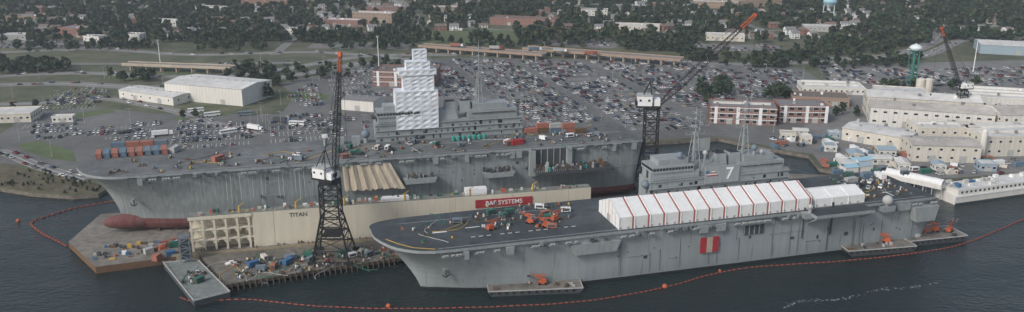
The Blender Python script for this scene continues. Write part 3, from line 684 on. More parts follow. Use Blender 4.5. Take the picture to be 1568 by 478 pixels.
def container(fr,x,y,z,rot,col,name="shipping_container",L_=6.1):
    mb=MB(); mb.box(-L_/2,L_/2,-1.22,1.22,.1,2.5,col)
    for i in range(int(L_/.6)):
        xx=-L_/2+.3+i*.6
        for sg in (-1,1):
            y0,y1=sorted((sg*1.22,sg*1.27)); mb.box(xx-.15,xx+.15,y0,y1,.25,2.4,col)
    for sx in (-1,1):
        for sy in(-1,1): mb.cbox(sx*L_/2,sy*1.22,0,.2,.2,2.6,col)
    mb.box(L_/2,L_/2+.04,-.03,.03,.2,2.45,"ship_dark"); mb.box(L_/2,L_/2+.05,-.6,-.55,.2,2.45,"wall_grey"); mb.box(L_/2,L_/2+.05,.55,.6,.2,2.45,"wall_grey")
    X,Y=fr.w(x,y); mb.obj(name,at(X,Y,z,fr.ang+rot))
def liftm(col="orange"):
    mb=MB(); mb.box(-1.6,1.6,-1,1,.5,1.1,col); wheels(mb,(-1.1,1.1),1.2,.5); mb.box(-1.4,.9,-.9,.9,1.12,2.1,col); mb.beam((-1.2,0,2),(2.5,0,3.2),.38,col); mb.beam((2.5,0,3.2),(-1.5,.1,3.7),.3,col); mb.beam((-1.5,.1,3.7),(4.5,.1,4.0),.24,col)
    for a in((4.2,-.8),(4.2,.9),(5.6,-.8),(5.6,.9)): mb.beam((a[0],a[1],3.6),(a[0],a[1],4.7),.08,"wall_grey")
    mb.box(4.2,5.6,-.8,.9,3.5,3.6,"ship_dark"); mb.beam((4.2,-.8,4.7),(5.6,-.8,4.7),.08,"wall_grey"); mb.beam((4.2,.9,4.7),(5.6,.9,4.7),.08,"wall_grey"); return mb.mesh("boom_lift")
LIFT=liftm()
def lift(fr,x,y,z,rot): X,Y=fr.w(x,y); link("boom_lift",LIFT,at(X,Y,z,fr.ang+rot,1.1))
def genm(col):
    mb=MB(); mb.box(-2,2,-.9,.9,.5,2.3,col); mb.box(-2.05,-1.98,-.6,.6,.8,2,"ship_dark"); mb.box(-1.5,1.5,-.95,-.9,.9,1.9,"ship_dark"); mb.cyl((1.2,0,2.3),(1.2,0,2.9),.12,"ship_dark",n=6); wheels(mb,(-1.2,1.2),.9,.35); mb.beam((2,0,.6),(3,0,.5),.12,"ship_dark"); return mb.mesh("generator")
GEN=[genm(c_) for c_ in("green_eq","white","bluegrey","wall_cream","bluegrey","container_or")]
def gen(fr,x,y,z,rot,k): X,Y=fr.w(x,y); link("portable_generator",GEN[k],at(X,Y,z,fr.ang+rot))
PC=["white","blue","orange","wood","wall_grey","yellow","green_eq","ship_dark","ship_dark","wall_grey","bluegrey","rust","ship_dark","wood","concrete"]
def pallet(fr,x,y,z,rot,rnd):
    mb=MB(); mb.box(-1.2,1.2,-1,1,0,.15,"wood")
    for i in range(rnd.randint(2,5)):
        a=rnd.uniform(-.8,.5);b_=rnd.uniform(-.7,.4); mb.box(a,a+rnd.uniform(.4,.8),b_,b_+rnd.uniform(.4,.8),.15,.15+rnd.uniform(.4,1.3),rnd.choice(PC))
    X,Y=fr.w(x,y); mb.obj("supply_pallet",at(X,Y,z,fr.ang+rot))
def hose(fr,s,y,z,rnd):
    mb=MB(); p=(0,0); a=rnd.uniform(0,6.28); c_=rnd.choice(["yellow","ship_dark","wall_grey","green_eq"])
    for i in range(10):
        q=(p[0]+1.6*math.cos(a),p[1]+1.6*math.sin(a)); mb.beam((p[0],p[1],.12),(q[0],q[1],.12),.2,c_); p=q; a+=rnd.uniform(-.5,.5)
    X,Y=fr.w(s,y); mb.obj("service_hose",at(X,Y,z,fr.ang))
def vehicle(fr,s,y,z,rot):
    nm,me=random.choice(CM[-4:]+CM[:4]); X,Y=fr.w(s,y); link(nm,me,at(X,Y,z,fr.ang+rot))
# --- ship 1
O1=g(645,443,0); p=g(652,378,ZD); q=g(1455,292,ZD); F1=Frame(O1,math.atan2(q[1]-p[1],q[0]-p[0]),0)
sh1=empty("assault_ship",F1.M); rnd=random.Random(3)
m=MB(); hull(m,"hull_grey",False); m.obj("hull",parent=sh1)
m=MB(); m.prism(deckpoly(),ZD-1.2,ZD,"ship_grey","deck_dark"); m.obj("flight_deck",parent=sh1)
m=MB(); gallery(m,-14.3,6,232,rnd,skip=((168,186),)); hull_details(m,-13.35,rnd,75,225); 
sa,za=13,9.0
m.cyl((sa-4.2,-6.4,za+1.5),(sa-4.2,-7.2,za+1.5),1.1,"ship_grey",n=12); m.beam((sa-4.2,-7.4,za+1.6),(sa-4.0,-7.4,za-1.2),.4,"ship_dark"); m.beam((sa-5.6,-7.4,za-.6),(sa-4.1,-7.5,za-1.5),.45,"ship_dark"); m.beam((sa-2.7,-7.4,za-.6),(sa-4.1,-7.5,za-1.5),.45,"ship_dark")
for x0,x1,y0,y1 in ((1138,1170,343,360),(1040,1062,345,352),(1228,1232,318,365),(1272,1275,310,358)):
    a,b_=F1.loc(x0,y1,-13.6);c_,d=F1.loc(x1,y0,-13.6); m.box(a,c_,-13.85,-13.3,b_,d,"ship_dark")
    if x1-x0>20:
        for i in range(4): m.box(a+(c_-a)*i/4,a+(c_-a)*i/4+.4,-14.0,-13.8,b_,d,"ship_grey")
ea,eb=F1.loc(1232,320,-15)[0],F1.loc(1325,320,-15)[0]
m.box(ea+2,eb,-21,-14.35,ZD-1.6,ZD-.02,"ship_grey","deck_dark"); m.beam((ea+3,-20.5,ZD-1.6),(ea+3,-14,ZD-6),.5,"ship_grey"); m.beam((eb-1,-20.5,ZD-1.6),(eb-1,-14,ZD-6),.5,"ship_grey")
for px,py in ((1358,308),(1240,318)):
    a,b_=F1.loc(px,py,-15.5); m.taper(a-3,a+3,-17.5,-13.6,b_-4.5,b_-2,1.25,"ship_grey",1); m.cyl((a,-16,b_-2),(a,-16,b_-.5),.8,"ship_grey"); m.sphere((a,-16,b_+.6),2.3 if px==1358 else 1.2,"wall_grey",14)
m.taper(222,232,-17.5,-13.7,12,ZD-3,1.3,"ship_grey",1); m.taper(60,78,-15.6,-13.4,14,18.5,1.2,"ship_grey",1)
m.obj("hull_fittings",parent=sh1)
a,b_=F1.loc(1072,388,-14);c_,d=F1.loc(1101,362,-14)
m=MB(); w3=(c_-a)/3; m.box(a,a+w3,-14.1,-13.6,b_,d,"red"); m.box(a+w3+.02,a+2*w3-.02,-14.1,-13.6,b_,d,"concrete_tan"); m.box(a+2*w3,c_,-14.1,-13.6,b_,d,"red"); m.obj("striped_banner",parent=sh1)
m=MB(); zz=ZD+.02
m.ribbon([(-13,3),(-9,-3),(-4,-8.5),(4,-12.3)],.7,zz,"yellow")
for s in (20,32,44,56): 
    for k in range(0,3): m.box(s+k*3.2,s+k*3.2+1.8,-4.3,-3.8,zz,zz+.01,"paint_white")
m.box(-6,60,18,18.25,zz,zz+.01,"wall_grey"); m.box(5,230,-12.4,-12.1,zz,zz+.012,"wall_grey"); m.box(20,26,6,6.6,zz,zz+.01,"paint_white"); m.box(6,12,4,5,zz,zz+.01,"paint_white")
for s in (186,200,214): m.box(s,s+5,-3,-2.4,zz,zz+.01,"paint_white"); m.box(s+2,s+2.5,-8,3,zz,zz+.013,"paint_white")
m.obj("deck_markings",parent=sh1)
i0=F1.loc(995,270,13)[0]; i1=F1.loc(1208,262,13)[0]
m=MB(); island(m,i0,i1,13,24,rnd,.95)
for px,y0_,zt in ((1065,18,165),(1140,18,150)):
    s=F1.loc(px,200,18)[0]; top=F1.loc(px,zt,18)[1]; shipmast(m,s,18,ZD+14,top,2.2)
s=F1.loc(1078,190,18)[0]; 
for i in range(6): m.beam((s-4+i*.2,17.2,ZD+21+i*1.1),(s+3.4-i*.2,17.2,ZD+21+i*1.1),.2,"ship_dark")
m.box(s-3.5,s+3,16.9,17.1,ZD+21,ZD+27,"ship_grey")
for px,py,r in ((988,282,1.9),(1155,226,1.5),(1181,251,1.5),(1080,234,1.2),(1041,238,1.6),(1166,232,1.1)):
    s,z=F1.loc(px,py,14.5); m.cyl((s,14.5,z-4),(s,14.5,z),.6,"ship_grey",n=8); m.sphere((s,14.5,z),r,"bluegrey" if r>1.4 else "wall_grey",12)
s,z=F1.loc(1117,266,12.0); m.box(s-12,s+5,12.15,13,z-4,z+4,"ship_grey")
m.obj("island_superstructure",parent=sh1)
text("hull_number","7",7.8,Matrix.Translation((s,12.0,z))@UP,"white",sh1,.06)
s,z=F1.loc(1092,266,12.0); m=MB()
m.add([(s-3.6,12.1,z+1.6),(s+1,12.1,z+1.0),(s+1,12.1,z-1.0),(s-3.6,12.1,z-1.2)],[(0,1,2,3)],"wall_grey")
for i in range(4): m.box(s-3+i*.8,s+2.6-i*.5,11.98,12.08,z-1.1+i*.6,z-.75+i*.6,"red" if i%2==0 else "white")
m.box(s-3.6,s-1.8,11.95,12.05,z+.2,z+1.4,"blue"); m.obj("eagle_emblem",parent=sh1)
def tent(s0,s1,y0,y1,ev,rg,bays,name,red=True):
    mb=MB(); ym=(y0+y1)/2; n=bays*4; ds=(s1-s0)/n
    for i in range(n):
        a=s0+i*ds;b_=a+ds; mt="tentred" if (red and i%4==3) else "tentwhite"
        for (aa,bb,mm,dz) in ([(a,b_,"tentwhite",0)]+([(a+ds*.3,b_-ds*.25,"tentred",.04)] if mt=="tentred" else [])):
            mb.add([(aa,y0-dz,ZD),(bb,y0-dz,ZD),(bb,y0-dz,ZD+ev+dz),(aa,y0-dz,ZD+ev+dz)],[(0,1,2,3)],mm)
            mb.add([(aa,y0-dz,ZD+ev+dz),(bb,y0-dz,ZD+ev+dz),(bb,ym,ZD+rg+dz),(aa,ym,ZD+rg+dz)],[(0,1,2,3)],mm)
            mb.add([(aa,ym,ZD+rg+dz),(bb,ym,ZD+rg+dz),(bb,y1+dz,ZD+ev+dz),(aa,y1+dz,ZD+ev+dz)],[(0,1,2,3)],mm)
            mb.add([(aa,y1+dz,ZD+ev+dz),(bb,y1+dz,ZD+ev+dz),(bb,y1+dz,ZD),(aa,y1+dz,ZD)],[(0,1,2,3)],mm)
        if i%4==0:
            mb.beam((a,y0-.1,ZD+ev+.1),(a,ym,ZD+rg+.1),.25,"tentwhite"); mb.beam((a,y0-.1,ZD),(a,y0-.1,ZD+ev),.25,"tentwhite")
        if i%2==0: mb.box(a+.2,a+ds*.6,y0-.12,y0-.03,ZD,ZD+1.1,"wall_grey")
    for s in (s0,s1):
        mb.add([(s,y0,ZD),(s,y0,ZD+ev),(s,ym,ZD+rg),(s,y1,ZD+ev),(s,y1,ZD)],[(0,1,2,3,4)],"tentwhite")
    for k in range(1,6):
        yy=y0+(y1-y0)*k/6; zt=ev+(rg-ev)*(1-abs(k-3)/3); mb.beam((s0-.06,yy,ZD),(s0-.06,yy,ZD+zt-.1),.14,"wall_grey" if k!=3 else "tentred")
    mb.box(s0-.1,s0-.02,ym-1.8,ym+1.8,ZD+.05,ZD+3,"wall_grey")
    return mb.obj(name,F1.M)
ts0,ty0=F1.onz(942,347,ZD); ts1=F1.loc(1242,316,-12.8)[0]
tent(ts0,ts1,-12.9,9.5,5.2,9.8,13,"fabric_tent")
t2=F1.loc(1247,318,-11)[0];t3=F1.loc(1322,310,-11)[0]
tent(t2,t3,-11.5,3,3.8,6.2,3,"fabric_tent",False)
for px,py,r in ((752,352,.3),(812,342,2.5),(850,338,.4),(836,348,2.9)):
    s,y=F1.onz(px,py,ZD); lift(F1,s,y,ZD,r)
for px,py,k in ((752,328,0),(780,327,0),(770,334,0),(826,320,1),(835,330,5),(840,336,0),(700,342,4),(866,325,1),(845,350,5),(1340,266,0),(1350,262,2),(1325,272,1),(1385,268,4),(1300,270,0),(1400,262,1)):
    s,y=F1.onz(px,py,ZD); gen(F1,s,y,ZD,random.uniform(-.5,.5),k)
for i in range(52):
    px=random.uniform(720,880);py=random.uniform(315,354)-(px-735)*.04; s,y=F1.onz(px,py,ZD); pallet(F1,s,y,ZD,random.uniform(0,3),random)
for i in range(60):
    s=random.uniform(t3+3,230);y=random.uniform(-9,22); pallet(F1,s,y,ZD,random.uniform(0,3),random)
for i in range(12):
    s=random.uniform(-5,60);y=random.uniform(-5,20); pallet(F1,s,y,ZD,random.uniform(0,3),random)
for i in range(8): hose(F1,random.uniform(0,60),random.uniform(-6,16),ZD,random); hose(F1,random.uniform(t3+2,220),random.uniform(-6,16),ZD,random)
for i in range(5): vehicle(F1,random.uniform(t3+4,228),random.uniform(-6,18),ZD,random.uniform(0,6))
container(F1,t3+12,14,ZD,.1,"wall_grey"); container(F1,t3+24,18,ZD,.1,"container_bl"); container(F1,t3+30,16,ZD,1.5,"white")
# --- ship 2
EXT=18
D0=g(165,272,34);D1=g(815,226,34); a2=math.atan2(D1[1]-D0[1],D1[0]-D0[0]); nn=(-math.sin(a2),math.cos(a2))
F2=Frame((D0[0]+14*nn[0],D0[1]+14*nn[1]),a2,12)
sh2=empty("assault_ship",F2.M); rnd=random.Random(5)
m=MB(); hull(m,"hull_grey2",True)
m.sphere((5,.5,-4.0),4.0,"red_bottom",20,(3.3,.95,.95)); m.obj("hull",parent=sh2)
m=MB(); m.prism(deckpoly(),ZD-1.2,ZD,"ship_grey","deck_grey"); m.obj("flight_deck",parent=sh2)
m=MB(); e0,_=F2.loc(818,240,-14);e1,_=F2.loc(866,240,-14)
gallery(m,-14.3,8,250,rnd,skip=((e0-1,e1+1),)); hull_details(m,-13.5,rnd,60,245)
m.box(e0,e1,-14.45,-13.3,ZD-9.5,ZD-1.3,"ship_dark"); 
for i in range(5): m.box(e0+(e1-e0)*i/5,e0+(e1-e0)*i/5+.4,-14.8,-14.4,ZD-9.5,ZD-1.3,"ship_grey")
m.box(e0-3,e0,-17,-14.32,8,ZD-1,"ship_grey"); m.box(e1,e1+2.5,-17,-14.32,8,ZD-1,"ship_grey")
m.box(e0-1,e1+22,-24,-14.0,ZD-11.6,ZD-10,"ship_dark"); 
for i in range(60):
    s=rnd.uniform(e0,e1+21);y=rnd.uniform(-24,-15); m.cbox(s,y,ZD-10,rnd.uniform(.4,2),rnd.uniform(.4,1.5),rnd.uniform(.5,3),rnd.choice(["ship_dark","ship_grey","rust","teal","wood","wall_grey"]))
for i in range(24):
    s=e0-1+i; m.beam((s,-24,ZD-10),(s,-24,ZD-8.8),.1,"wall_grey"); m.beam((s,-23.8,ZD-11.6),(s+1,-23.8,ZD-14.5),.14,"ship_dark")
for px in (640,760):
    s=F2.loc(px,285,-15)[0]; m.taper(s-6,s+8,-17.5,-13.5,9,11.5,1.15,"ship_grey",1)
    for i in range(30): a=rnd.uniform(s-6,s+8); m.cbox(a,rnd.uniform(-17,-14),11.5,rnd.uniform(.4,1.4),.8,rnd.uniform(.6,2.6),rnd.choice(["ship_dark","wood","ship_grey"]))
for i in range(34):
    s=34+i*1.9; m.beam((s,-14.9,ZD-2),(s+rnd.uniform(-.3,.3),-14.6,rnd.uniform(4,10)),.07,rnd.choice(["wall_grey","white","wall_grey"]))
m.cyl((8,-6.5,8),(8,-8.2,8.2),1.0,"ship_grey",n=12); m.beam((8,-8.3,9),(8.2,-8.3,6.4),.4,"ship_dark"); m.beam((6.6,-8.3,6.9),(8.1,-8.4,6),.45,"ship_dark"); m.beam((9.6,-8.3,6.9),(8.1,-8.4,6),.45,"ship_dark")
m.obj("hull_fittings",parent=sh2)
a,za=F2.loc(524,258,-15);b_,zb=F2.loc(618,252,-15); m=MB(); n=34; vs=[];fs=[]
rt=random.Random(2)
for i in range(n+1):
    t=i/n; yy=-15.2-.25*(i%2)*rt.random()-.35*math.sin(i*1.1); vs+= [(a+(b_-a)*(.0+.78*t),yy,ZD-2.2),(a+(b_-a)*(t*.98+.02),yy-3*t,ZD-15+rt.uniform(0,1.2))]
for i in range(n): fs.append((2*i,2*i+1,2*i+3,2*i+2))
m.add(vs,fs,"tarp_tan"); m.obj("tarp_curtain",parent=sh2)
j0=F2.loc(575,200,14)[0]; j1=F2.loc(800,190,14)[0]
m=MB(); island(m,j0,j1,14,24,rnd,.85)
s=F2.loc(733,100,19)[0]; shipmast(m,s,19,ZD+8,F2.loc(733,62,19)[1],2.2)
s=F2.loc(560,205,14)[0]; m.cyl((s,15,ZD),(s,15,ZD+3),1.2,"ship_grey",n=8); m.sphere((s,15,ZD+4.5),2.2,"bluegrey",14); s=F2.loc(497,205,14)[0]; m.cyl((s,15,ZD),(s,15,ZD+4),.8,"ship_grey",n=8); m.box(s-1.4,s+1.4,14,16,ZD+4,ZD+5.5,"white")
for px in (545,520): s=F2.loc(px,205,14)[0]; m.cbox(s,16,ZD,4,3,3.5,"ship_grey")
m.obj("island_superstructure",parent=sh2)
m=MB(); q0=F2.loc(607,180,12.5)[0];q1=F2.loc(672,180,12.5)[0]; z1=F2.loc(640,140,13)[1];z2=F2.loc(640,108,13)[1];z25=F2.loc(640,96,13)[1]; z3=F2.loc(650,78,13)[1]
W_=q1-q0
def wrapbox(x0,x1,y0,y1,za,zb,nx,nzz):
    # sagging shrink-wrap sheet pulled over scaffold bays
    rw=random.Random(int(za*10))
    for (ax,ay,bx,by,nx_,ny_) in ((x0,y0,x1,y0,0,-1),(x0,y1,x0,y0,-1,0),(x1,y0,x1,y1,1,0),(x1,y1,x0,y1,0,1)):
        vs=[];fs=[]
        for j in range(nzz*2+1):
            for i in range(nx*2+1):
                t=i/(nx*2); d=(-.30*rw.random()-.1) if (i%2 and j%2) else rw.uniform(-.02,.10)
                if i in(0,nx*2): d=0
                vs.append((ax+(bx-ax)*t+nx_*d,ay+(by-ay)*t+ny_*d,za+(zb-za)*j/(nzz*2)))
        w_=nx*2+1
        for j in range(nzz*2):
            for i in range(nx*2): fs.append((j*w_+i,j*w_+i+1,(j+1)*w_+i+1,(j+1)*w_+i))
        m.add(vs,fs,"wrap")
    m.box(x0,x1,y0,y1,zb-.05,zb+.1,"wrap")
wrapbox(q0,q1,13,23,ZD+6,z1,5,8)
wrapbox(q0+W_*.20,q1-W_*.08,14,22,z1+.1,z2-2.6,4,4)
wrapbox(q0+W_*.10,q1-.02*W_,13.6,22.4,z2-2.6,z2,5,1)
wrapbox(q0+W_*.28,q1-.16*W_,14.8,21.2,z2+.1,z25,3,2)
wrapbox(q0+W_*.46,q0+W_*.78,16,20,z25+.1,z3,2,3)
m.obj("shrink_wrapped_scaffold_tower",parent=sh2)
cs=["container_or","container_bl","container_or","container_bl","container_or","container_or","bluegrey","container_bl"]
for i in range(9):
    s,y=F2.onz(152+i*12.5,240-i*.9,ZD); container(F2,s,y,12+ZD,math.pi/2+.15,cs[i%8],L_=9)
for i in range(4):
    s,y=F2.onz(180+i*22,228-i*1.2,ZD); container(F2,s,y+3,12+ZD,0,cs[(i+3)%8])
s,y=F2.onz(334,246,ZD); container(F2,s,y,12+ZD,.9,"container_or"); s,y=F2.onz(268,232,ZD); container(F2,s,y,12+ZD,1.2,"wall_grey")
for i in range(7):
    s,y=F2.onz(694+i*8,216-i*.6,ZD); X,Y=F2.w(s,y); mb=MB(); mb.cyl((0,0,.2),(0,0,2.2),.95,"teal",n=12); mb.cyl((0,0,2.2),(0,0,2.6),.95,"teal",.4,n=12); mb.box(-1,1,-1,1,0,.2,"ship_dark"); mb.obj("storage_drum",at(X,Y,12+ZD,0,1))
for i in range(5): s,y=F2.onz(812+i*19,203,ZD); container(F2,s,y,12+ZD,.05,["container_or","rust","container_bl","container_or","rust"][i]); 
for i in range(3): s,y=F2.onz(830+i*20,203,ZD); container(F2,s,y,12+ZD+2.65,.05,["container_or","wall_grey","container_or"][i])
s,y=F2.onz(780,222,ZD); gen(F2,s,y,12+ZD,.2,5); container(F2,s+4,y,12+ZD,.2,"red")
for i in range(110):
    s=random.uniform(0,245);y=random.uniform(-12,11); pallet(F2,s,y,12+ZD,random.uniform(0,3),random)
for i in range(16):
    s=random.uniform(20,235);y=random.uniform(-11,9); gen(F2,s,y,12+ZD,random.uniform(0,3),random.randrange(6))
for i in range(26): hose(F2,random.uniform(10,235),random.uniform(-10,10),12+ZD,random)
for i in range(6): vehicle(F2,random.uniform(60,235),random.uniform(-8,8),12+ZD,random.uniform(0,6))
m=MB(); zz=ZD+.02
m.box(5,248,-12.2,-11.9,zz,zz+.01,"wall_grey"); m.box(40,248,4,4.3,zz,zz+.01,"wall_grey"); m.ribbon([(80,-12),(100,6)],.6,zz+.02,"yellow"); m.obj("deck_markings",parent=sh2)
# ------------------------------------------------------------------ floating dry dock
ZW=20; W0=g(300,332,ZW);W1=g(905,287,ZW); FW_=frame2(W0,W1); LW=math.hypot(W1[0]-W0[0],W1[1]-W0[1])
dk=empty("floating_dry_dock",FW_.M)
m=MB()
pl=[FW_.onz(105,370,3),FW_.onz(146,409,3),(-6,-1.0),(LW+6,-1.0),(LW+6,62),(FW_.onz(105,370,3)[0]+6,62),]
m.prism(pl,-2,3,"rust","pontoon"); 
m.box(-18,LW,-1.5,6.4,-2,4,"cream_dark","pontoon"); m.obj("pontoon",parent=dk)
xs=23.0
m=MB(); m.box(xs,LW,0,5.5,4,ZW,"cream","steel_deck"); m.box(-3,xs-.01,4.6,5.5,4,ZW-1.61,"cream"); m.box(-3.5,xs-.01,-.3,5.8,ZW-1.6,ZW-.01,"cream","steel_deck")
for i in range(6):
    x=-3+i*(xs+2)/5.2; m.box(x,x+.9,0,.9,4,ZW-1.61,"cream"); 
for z in (8.5,13.2): m.box(-3,xs,.02,4.59,z,z+.6,"cream")
for i in range(5):
    x=-2.1+i*(xs+2)/5.2; d_=(xs+2)/5.2-.9
    for z in (8.5,13.2,ZW-1.6): 
        m.add([(x,.3,z),(x+1.4,.3,z),(x,.3,z-1.8)],[(0,1,2)],"cream"); m.add([(x+d_,.3,z),(x+d_-1.4,.3,z),(x+d_,.3,z-1.8)],[(0,1,2)],"cream")
for z in (5,10): m.box(-3.5,-3.03,0,4.6,z+3.3,z+3.9,"cream")
m.box(6,12,4.45,4.6,4.2,8,"cream_dark"); m.box(13,19,4.4,4.6,9.3,12,"cream_dark")
for i in range(int((LW-xs)/9)): 
    x=xs+i*9
    if i%3==1: m.box(x,x+.12,-.05,-.002,4,ZW,"cream_dark")
x=-3.2
while x<LW:
    m.beam((x,.1,ZW),(x,.1,ZW+1.1),.09,"cream_dark"); x+=2
m.beam((-3.2,.1,ZW+1.1),(LW,.1,ZW+1.1),.09,"cream_dark"); m.beam((-3.2,.1,ZW+.55),(LW,.1,ZW+.55),.06,"cream_dark")
r2=random.Random(9)
for i in range(110):
    x=r2.uniform(0,LW-2); c_=r2.choice(["yellow","wall_grey","ship_dark","white","wood","orange","cream","green_eq"]); m.cbox(x,r2.uniform(1.2,4.8),ZW,r2.uniform(.4,2),r2.uniform(.4,1.2),r2.uniform(.4,2),c_)
for x in (18,42,63,90,120,150): m.cyl((x,1.2,ZW),(x,1.2,ZW+3.2),.5,"yellow",n=8); m.beam((x,1.2,ZW+3.2),(x+2,1,ZW+4.5),.25,"yellow")
m.box(118,128,1,5,ZW+.02,ZW+3,"white"); m.box(80,92,1,4.5,ZW+.02,ZW+1.6,"white")
for i in range(50): a_=r2.uniform(-3,LW); m.cbox(a_,r2.uniform(-1.2,-.3),4,.5,.5,r2.uniform(.4,1.4),"rust")
m.obj("wing_wall",parent=dk)
m=MB(); m.box(10,LW,57,61.5,3,ZW,"cream","steel_deck"); m.obj("far_wing_wall",parent=dk)
m=MB()
for i in range(24): m.cbox(-22+i*8,33,3,1.5,3,1.1,"wood")
for i in range(60): m.cbox(-44+i*.8,r2.uniform(1,18),3,r2.uniform(.5,2.5),r2.uniform(.5,2),r2.uniform(.3,1.8),r2.choice(["wood","blue","rust","wall_grey","orange","ship_dark","yellow","white"]))
m.obj("keel_blocks",parent=dk)
sT,zT=FW_.loc(457,329,-.1); text("name_lettering","TITAN",2.7,Matrix.Translation((sT,-.08,zT))@UP,"ship_dark",dk)
a,b_=FW_.loc(728,319,-.2);c_,d=FW_.loc(815,303,-.2); m=MB(); m.box(a,c_,-.35,-.06,b_,b_+3.9,"red"); o=m.obj("company_sign",FW_.M)
text("lettering","BAE SYSTEMS",3.0,Matrix.Translation(((a+c_)/2,-.4,b_+1.95))@UP,"white",o)
X,Y=g(286,398,3); mb=MB()
for dx in (-2,2):
    for dy in(-2,2): mb.beam((dx,dy,0),(dx,dy,11),.3,"bluegrey")
for i in range(5): mb.box(-2,2,-2,2,i*2.5+.8,i*2.5+1,"bluegrey"); mb.beam((-2,-2.1,i*2.5+.8 if i%2 else i*2.5+3.3),(2,-2.1,i*2.5+3.3 if i%2 else i*2.5+.8),.3,"bluegrey")
mb.box(-1.6,1.6,-1.6,1.6,1,9,"ship_dark"); mb.obj("stair_tower",at(X,Y,3,FW_.ang))
for px,py,c_,r_ in ((262,392,"blue",.3),(240,398,"container_or",1.2),(268,378,"green_eq",.1),(228,388,"wall_grey",.6)):
    X,Y=g(px,py,3); container(Frame((X,Y),.2),0,0,3,r_,c_,"storage_bin",3.6)
X,Y=g(250,384,3); lift(Frame((X,Y),.2),0,0,3,.5)
# ------------------------------------------------------------------ pier
m=MB(); P=[g(322,408,3),g(346,436,3),g(480,414,3),g(612,395,3)]
e=F1.w(10,29); e2=F1.w(250,29); P+= [e,e2,(e2[0]+30,e2[1]+40),FW_.w(LW+60,70),FW_.w(LW+8,70),FW_.w(LW+8,-2),FW_.w(0,-2.2)]
m.prism(P,1.6,3,"wood","pier_deck")
def along(p,q,st):
    n=int(math.hypot(q[0]-p[0],q[1]-p[1])/st)
    return [(p[0]+(q[0]-p[0])*i/n,p[1]+(q[1]-p[1])*i/n) for i in range(n)]
for a_,b2 in ((P[0],P[1]),(P[1],P[2]),(P[2],P[3])):
    for x,y in along(a_,b2,2.2): m.cyl((x,y-.3,-1),(x,y-.3,3.5),.28,"wood",n=6); m.cyl((x+.8,y+3,-1),(x+.8,y+3,1.7),.25,"wood",n=6)
m.obj("wooden_pier")
r3=random.Random(21)
FP=frame2(P[1],P[3])
for i in range(150):
    x=r3.uniform(2,78);y=r3.uniform(1.5,24-x*.16)
    k=r3.random()
    if k<.8: pallet(FP,x,y,3,r3.uniform(0,3),r3)
    elif k<.87: gen(FP,x,y,3,r3.uniform(0,3),r3.randrange(6))
    else: hose(FP,x,y,3,r3)
for px,py,c_ in ((388,408,"blue"),(441,404,"blue"),(527,390,"green_eq"),(445,398,"bluegrey")):
    X,Y=g(px,py,3); container(Frame((X,Y),.2),0,0,3,r3.uniform(0,1),c_,"storage_bin",4.5)
x,y=g(355,405,3); mb=MB(); 
hp=[(-3,0),(-2,-1),(1.5,-1.1),(3,0),(1.5,1.1),(-2,1)]
mb.add([(a*.8,b_*.7,0) for a,b_ in hp]+[(a,b_,1) for a,b_ in hp],[(i,(i+1)%6,6+(i+1)%6,6+i) for i in range(6)]+[(5,4,3,2,1,0),(6,7,8,9,10,11)],"white"); mb.box(-.8,.8,-.5,.5,1,1.8,"white"); mb.obj("small_boat",at(x,y,3,.5))
x,y=g(401,433,0); mb=MB(); mb.add([(a*.8,b_*.6,-.1) for a,b_ in hp]+[(a,b_*.8,.6) for a,b_ in hp],[(i,(i+1)%6,6+(i+1)%6,6+i) for i in range(6)]+[(6,7,8,9,10,11)],"white"); mb.box(-.3,.3,-.7,.7,.6,.7,"wood"); mb.obj("rowing_boat",at(x,y,0,-.2))
B=[g(250,402,2.5),g(303,398,2.5),g(352,447,2.5),g(297,461,2.5)]
m=MB(); m.prism(B,-.6,2.5,"ship_dark","steel_deck")
for i in range(4):
    a_=B[i];c2=B[(i+1)%4]
    for x,y in along(a_,c2,2.5): m.cyl((x,y,2.3),(x,y,3.2),.2,"wall_grey",n=6)
    m.beam((a_[0],a_[1],2.6),(c2[0],c2[1],2.6),.4,"wall_grey")
m.obj("flat_barge")
cx=sum(a[0] for a in B)/4;cy=sum(a[1] for a in B)/4
FB=Frame((cx,cy),0)
for i in range(9): pallet(FB,r3.uniform(-3,3)-i*.2,r3.uniform(-6,6),2.52,r3.uniform(0,3),r3)
gen(FB,3,-4,2.52,1,0); hose(FB,-3,6,2.52,r3); hose(FB,0,-2,2.52,r3)
# ------------------------------------------------------------------ work barges
def barge(p,q,wd,h,name="work_barge",clut=16):
    a=g(*p,h);b_=g(*q,h); fr=frame2(a,b_); L_=math.hypot(a[0]-b_[0],a[1]-b_[1]); mb=MB()
    sec=[(0,h),(0,h*.55),(2.2,-.8),(L_-2.2,-.8),(L_,h*.55),(L_,h)]
    n=len(sec); vs=[(x,0,z) for x,z in sec]+[(x,wd,z) for x,z in sec]
    mb.add(vs,[(i,(i+1)%n,n+(i+1)%n,n+i) for i in range(n-1)]+[tuple(range(n)),tuple(range(n,2*n))[::-1]],"ship_dark"); mb.box(.1,L_-.1,.1,wd-.1,h,h+.02,"rust","pontoon")
    mb.beam((0,0,h),(L_,0,h),.35,"wall_grey"); mb.beam((0,wd,h),(L_,wd,h),.35,"wall_grey"); mb.beam((0,0,h),(0,wd,h),.35,"wall_grey"); mb.beam((L_,0,h),(L_,wd,h),.35,"wall_grey")
    for i in range(int(L_/3)): mb.cyl((1+i*3,-.25,h-1),(1+i*3,-.25,h-.2),.45,"tyre",n=10)
    for i in range(clut):
        x=random.uniform(1,L_-3);y=random.uniform(1,wd-2); mb.cbox(x,y,h+.02,random.uniform(.5,3),random.uniform(.4,1.6),random.uniform(.3,1.5),random.choice(["rust","wood","ship_dark","wall_grey","container_or"]))
    mb.obj(name,fr.M); return fr
